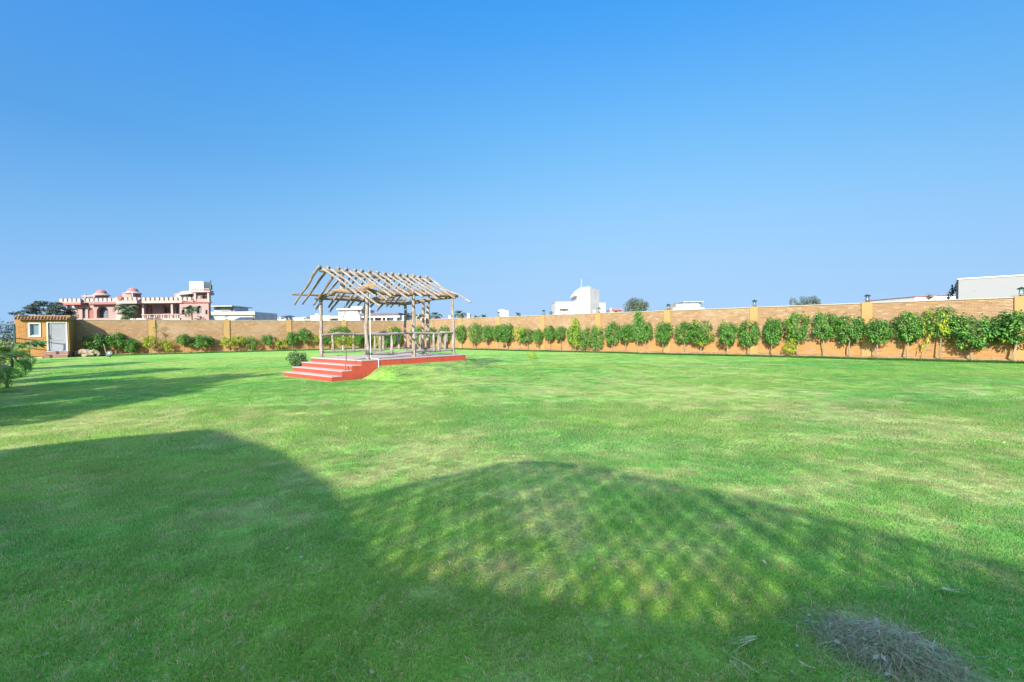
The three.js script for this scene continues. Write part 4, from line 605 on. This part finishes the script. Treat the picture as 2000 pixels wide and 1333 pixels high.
{ // black hose lying along the bed
  const p0 = gp(1908, 700), pts = []; for (let k = 0; k <= 10; k++) { const q = gp(1905 + k * 8, 698.5 + Math.sin(k * 1.3) * .8 + k * .42); pts.push(V(q.x - p0.x, .12, q.z - p0.z)); }
  const t = thing('garden_hose', 'thin black hose lying on the soil under the wall trees', 'hose', p0.setY(0)); part(t, 'pipe', new THREE.TubeGeometry(new THREE.CatmullRomCurve3(pts), 40, .025, 6), M.hose);
}
// ---------------------------------------------------------------- heap of cut grass and litter on the lawn
function straw(seed, n, place, len, wid, tint, curl = .35) {
  const r = mulberry(seed), pos = [], col = [], idx = [];
  for (let k = 0; k < n; k++) {
    const { p, a, el } = place(r), L = len * (.5 + r()), w = wid * (.6 + .7 * r()), c = tint(r), cu = (r() - .5) * curl * 2; let x = p.clone(), h = a, e = el; const o = pos.length / 3, st = 4;
    for (let j = 0; j <= st; j++) { const s = V(-Math.sin(h), .25 * (r() - .5), Math.cos(h)).multiplyScalar(w / 2 * (1 - .8 * j / st)); pos.push(x.x - s.x, x.y - s.y, x.z - s.z, x.x + s.x, x.y + s.y, x.z + s.z); col.push(...c, ...c); x = x.clone().add(V(Math.cos(h) * Math.cos(e), Math.sin(e), Math.sin(h) * Math.cos(e)).multiplyScalar(L / st)); h += cu; e -= .16; if (x.y < .012) { x.y = .012; e = Math.max(e, 0); } }
    for (let j = 0; j < st; j++) { const b = o + j * 2; idx.push(b, b + 1, b + 2, b + 1, b + 3, b + 2); }
  }
  const g = new THREE.BufferGeometry(); g.setAttribute('position', new THREE.Float32BufferAttribute(pos, 3)); g.setAttribute('color', new THREE.Float32BufferAttribute(col, 3)); g.setIndex(idx); g.computeVertexNormals(); return g;
}
const strawMat = new THREE.MeshStandardMaterial({ vertexColors: true, roughness: .75, side: THREE.DoubleSide });
{
  const c = gp(1735, 1280), t = thing('cut_grass_heap', 'heap of cut dried grass and weeds dumped on the shaded lawn', 'grass heap', c.setY(0));
  const hp = (r) => { const th = r() * 6.283, q = Math.pow(r(), .6) * (r() < .12 ? 1.7 : 1), x = Math.cos(th) * q * .27 + (r() - .5) * .12, z = Math.sin(th) * q * .25 + (r() - .5) * .1; const ax = x, az = z + x * .3; return { p: V(ax, .015 + .11 * Math.pow(Math.max(0, 1 - q), .8) * (.3 + .8 * r()), az), a: .55 + (r() - .5) * 3.4 + (r() < .5 ? Math.PI : 0), el: (r() - .3) * .5 }; };
  part(t, 'dry_stalks', straw(921, 2100, hp, .13, .002, (r) => { const k = r(); return k < .14 ? [.6, .54, .4] : k < .5 ? [.42, .35, .23] : k < .8 ? [.27, .22, .13] : [.14, .1, .06]; }, .6), strawMat).userData.kind = 'stuff';
  part(t, 'green_stalks', straw(922, 760, hp, .14, .0035, (r) => r() < .6 ? [.16, .28, .09] : [.26, .33, .14]), strawMat).userData.kind = 'stuff';
  part(t, 'dead_leaves', leafSet(923, 70, (r) => { const h = hp(r); h.p.y += .02; return { p: h.p, out: V(r() - .5, .3, r() - .5).normalize() }; }, .035, (r) => r() < .5 ? [.34, .32, .28] : [.3, .2, .12], .2, .55), dullLeafMat).userData.kind = 'stuff';
}
[[1475, 1262, 'pulled grass sprig with a pale root lying beside the heap', 7, .15, [.35, .42, .2], 2.9], [1425, 1305, 'curved dry stalk lying on the grass', 3, .14, [.45, .4, .26], 1.2], [140, 1109, 'thin bare twig lying in the shade', 3, .2, [.3, .22, .14], .2], [1840, 1165, 'pale dry grass wisp lying on the lawn', 6, .1, [.46, .43, .34], .3], [1880, 1235, 'short brown stick beside the grass heap', 3, .09, [.42, .33, .2], .9], [1565, 1312, 'light brown leaf scrap near the grass heap', 4, .04, [.5, .38, .25], 1]].forEach(([px, py, label, n, L, c, a0], i) => { const p = gp(px, py), t = thing('loose_stalk', label, 'stalk', p.setY(.03)); part(t, 'stalk', straw(940 + i, n, (r) => ({ p: V((r() - .5) * .03, .01 + .01 * r(), (r() - .5) * .03), a: a0 + (r() - .5) * .5, el: .12 * r() }), L, .005, () => c, .15), strawMat); });
{ const p = gp(588, 1098), t = thing('paper_scrap', 'tiny white scrap of paper on the shaded lawn', 'paper', p.setY(.035)); part(t, 'sheet', new THREE.SphereGeometry(.012, 7, 5).scale(1, .5, .7), M.white); }
{ // scattered straw litter over the near lawn
  const r0 = mulberry(66), g = straw(950, 1500, (r) => { const d = 1.6 + 9 * r() * r(), x = (r() * 2 - 1) * (d * 1.1 + .5); return { p: V(x, .03 + lawnH(x, d), -d), a: r() * 6.283, el: .1 * r() }; }, .05, .0028, (r) => r() < .6 ? [.48, .44, .3] : [.32, .24, .14]);
  const m = shadowed(new THREE.Mesh(g, strawMat)); m.name = 'straw_litter'; m.userData = { kind: 'stuff', label: 'loose dry clippings scattered over the near lawn', category: 'clippings' }; scene.add(m);
}
{ // a few fallen leaves
  const g = leafSet(960, 170, (r) => { const d = 1.8 + 12 * r() * r(), x = (r() * 2 - 1) * (d * 1.1 + .5); return { p: V(x, .035 + lawnH(x, d), -d), out: V(r() - .5, .1, r() - .5).normalize() }; }, .035, (r) => r() < .6 ? [.34, .22, .11] : [.38, .32, .2], .05, .5);
  const m = shadowed(new THREE.Mesh(g, dullLeafMat)); m.name = 'fallen_leaves'; m.userData = { kind: 'stuff', label: 'small dry fallen leaves dotted over the lawn', category: 'leaves' }; scene.add(m);
}
// ---------------------------------------------------------------- trees behind and beside the viewer, whose shade falls on the lawn
function shadeTree(label, sx, sd, h, R, Ry, n, size, nc, seed) {   // sx, sd: where the middle of its shade lies on the grass
  const k = h / Math.tan(SUN_EL), x = sx - Math.sin(SUN_AZ) * k, d = sd - Math.cos(SUN_AZ) * k, t = thing('shade_tree', label, 'tree', V(x, 0, -d));
  part(t, 'trunk', trunkGeo(h - Ry * .4, Math.max(.07, R * .06), seed, 6, R * .5, .2), greyBark);
  const c = part(t, 'crown', leafSet(seed + 1, n, clumpPlacer(seed + 2, nc, nc > 200 ? .15 : .24, round), size, greenTint), leafMat); c.position.y = h; c.scale.set(R / 1.1, Ry / 1.1, R / 1.1);
}
{ // the garden house behind the viewer: a gabled end and, beside it, a roof terrace closed by an arched lattice screen
  const A0 = -4.6, tn = Math.tan(SUN_EL), cs = Math.cos(SUN_AZ), sn = Math.sin(SUN_AZ), H = (a) => (a - A0) * tn;
  const t = thing('garden_house', 'garden house behind the viewer with a gable and an arched lattice terrace screen', 'house', V(sn * A0, 0, -cs * A0), -SUN_AZ);   // local x across the light, local z away from the lawn
  const prof = [[-10.2, -.2], [-10.2, H(3.4)], [-9.1, H(4.6)], [-8.6, H(5.45)], [-7.4, H(6.55)], [-5.1, H(5.55)], [-3.4, H(4.45)], [-2.5, H(3.6)], [-1.9, H(2.95)], [.3, H(2.85)], [1.1, H(3.5)], [2.1, H(3.85)], [3.2, H(3.3)], [5.5, H(2.4)], [5.5, -.2]];
  part(t, 'wall', slab(prof, 3.4, 3.4), plaster(.3, .2, .1));
  const arch = [[-3.2, 3.3], [-2.75, 4.1], [-2.3, 4.85], [-1.56, 5.72], [-.9, 5.66], [-.17, 5.36], [.97, 4.8], [1.9, 4.2], [2.6, 3.75]].map(([c, a]) => V(c, H(a) - .03, -.25)), curve = new THREE.CatmullRomCurve3(arch);
  part(t, 'arch_rim', new THREE.TubeGeometry(curve, 40, .025, 8), WOOD[0]);
  const top = (x) => { let y = 0; for (let k = 0; k <= 60; k++) { const p = curve.getPoint(k / 60); if (Math.abs(p.x - x) < .09) y = Math.max(y, p.y); } return y; };
  const base = H(2.5), slat = new THREE.BoxGeometry(1, .05, .02);
  for (const s of [-1, 1]) for (let k = -16; k < 50; k++) {       // diagonal slats, clipped by the rim
    const x0 = -3.6 + k * .165 + (hash2(k, s + 5) - .5) * .07, pts = []; for (let q = 0; q <= 3; q += .04) { const x = (s > 0 ? x0 : -x0 - 1.1) + s * q * .8, y = base + q * (1 + .05 * (hash2(k, s + 9) - .5)); if (x > -3.5 && x < 2.5 && y < top(x)) pts.push([x, y]); }
    if (pts.length < 4) continue; const [a, b] = [pts[0], pts[pts.length - 1]], L = Math.hypot(b[0] - a[0], b[1] - a[1]), m = part(t, 'slat', slat, WOOD[1]);
    m.scale.x = L; m.position.set((a[0] + b[0]) / 2, (a[1] + b[1]) / 2, -.24 + s * .013); m.rotation.z = Math.atan2(b[1] - a[1], b[0] - a[0]);
  }
}
[[-11.9, 16.1, 3.6, 1.6, 1.8], [-11.4, 11.6, 3.6, 2, 1.9], [-11.6, 7.3, 3.2, 2, 1.6], [-23, 27, 3, 1.2, 1.4], [-17.2, 20.8, 3, 1.4, 1.4], [-15, 15, 3.4, 2, 1.6]].forEach(([x, d, h, R, Ry], i) => { shadeTree('dense round tree standing in the palm bed', x - (i === 3 ? .6 : 0), d, h, R, Ry, 4500, .18, 34, 1100 + i * 10); });
for (const o of scene.children) if (o.userData.label === 'dense round tree standing in the palm bed') o.userData.group = 'dense trees in the palm bed';

renderer.render(scene, camera);
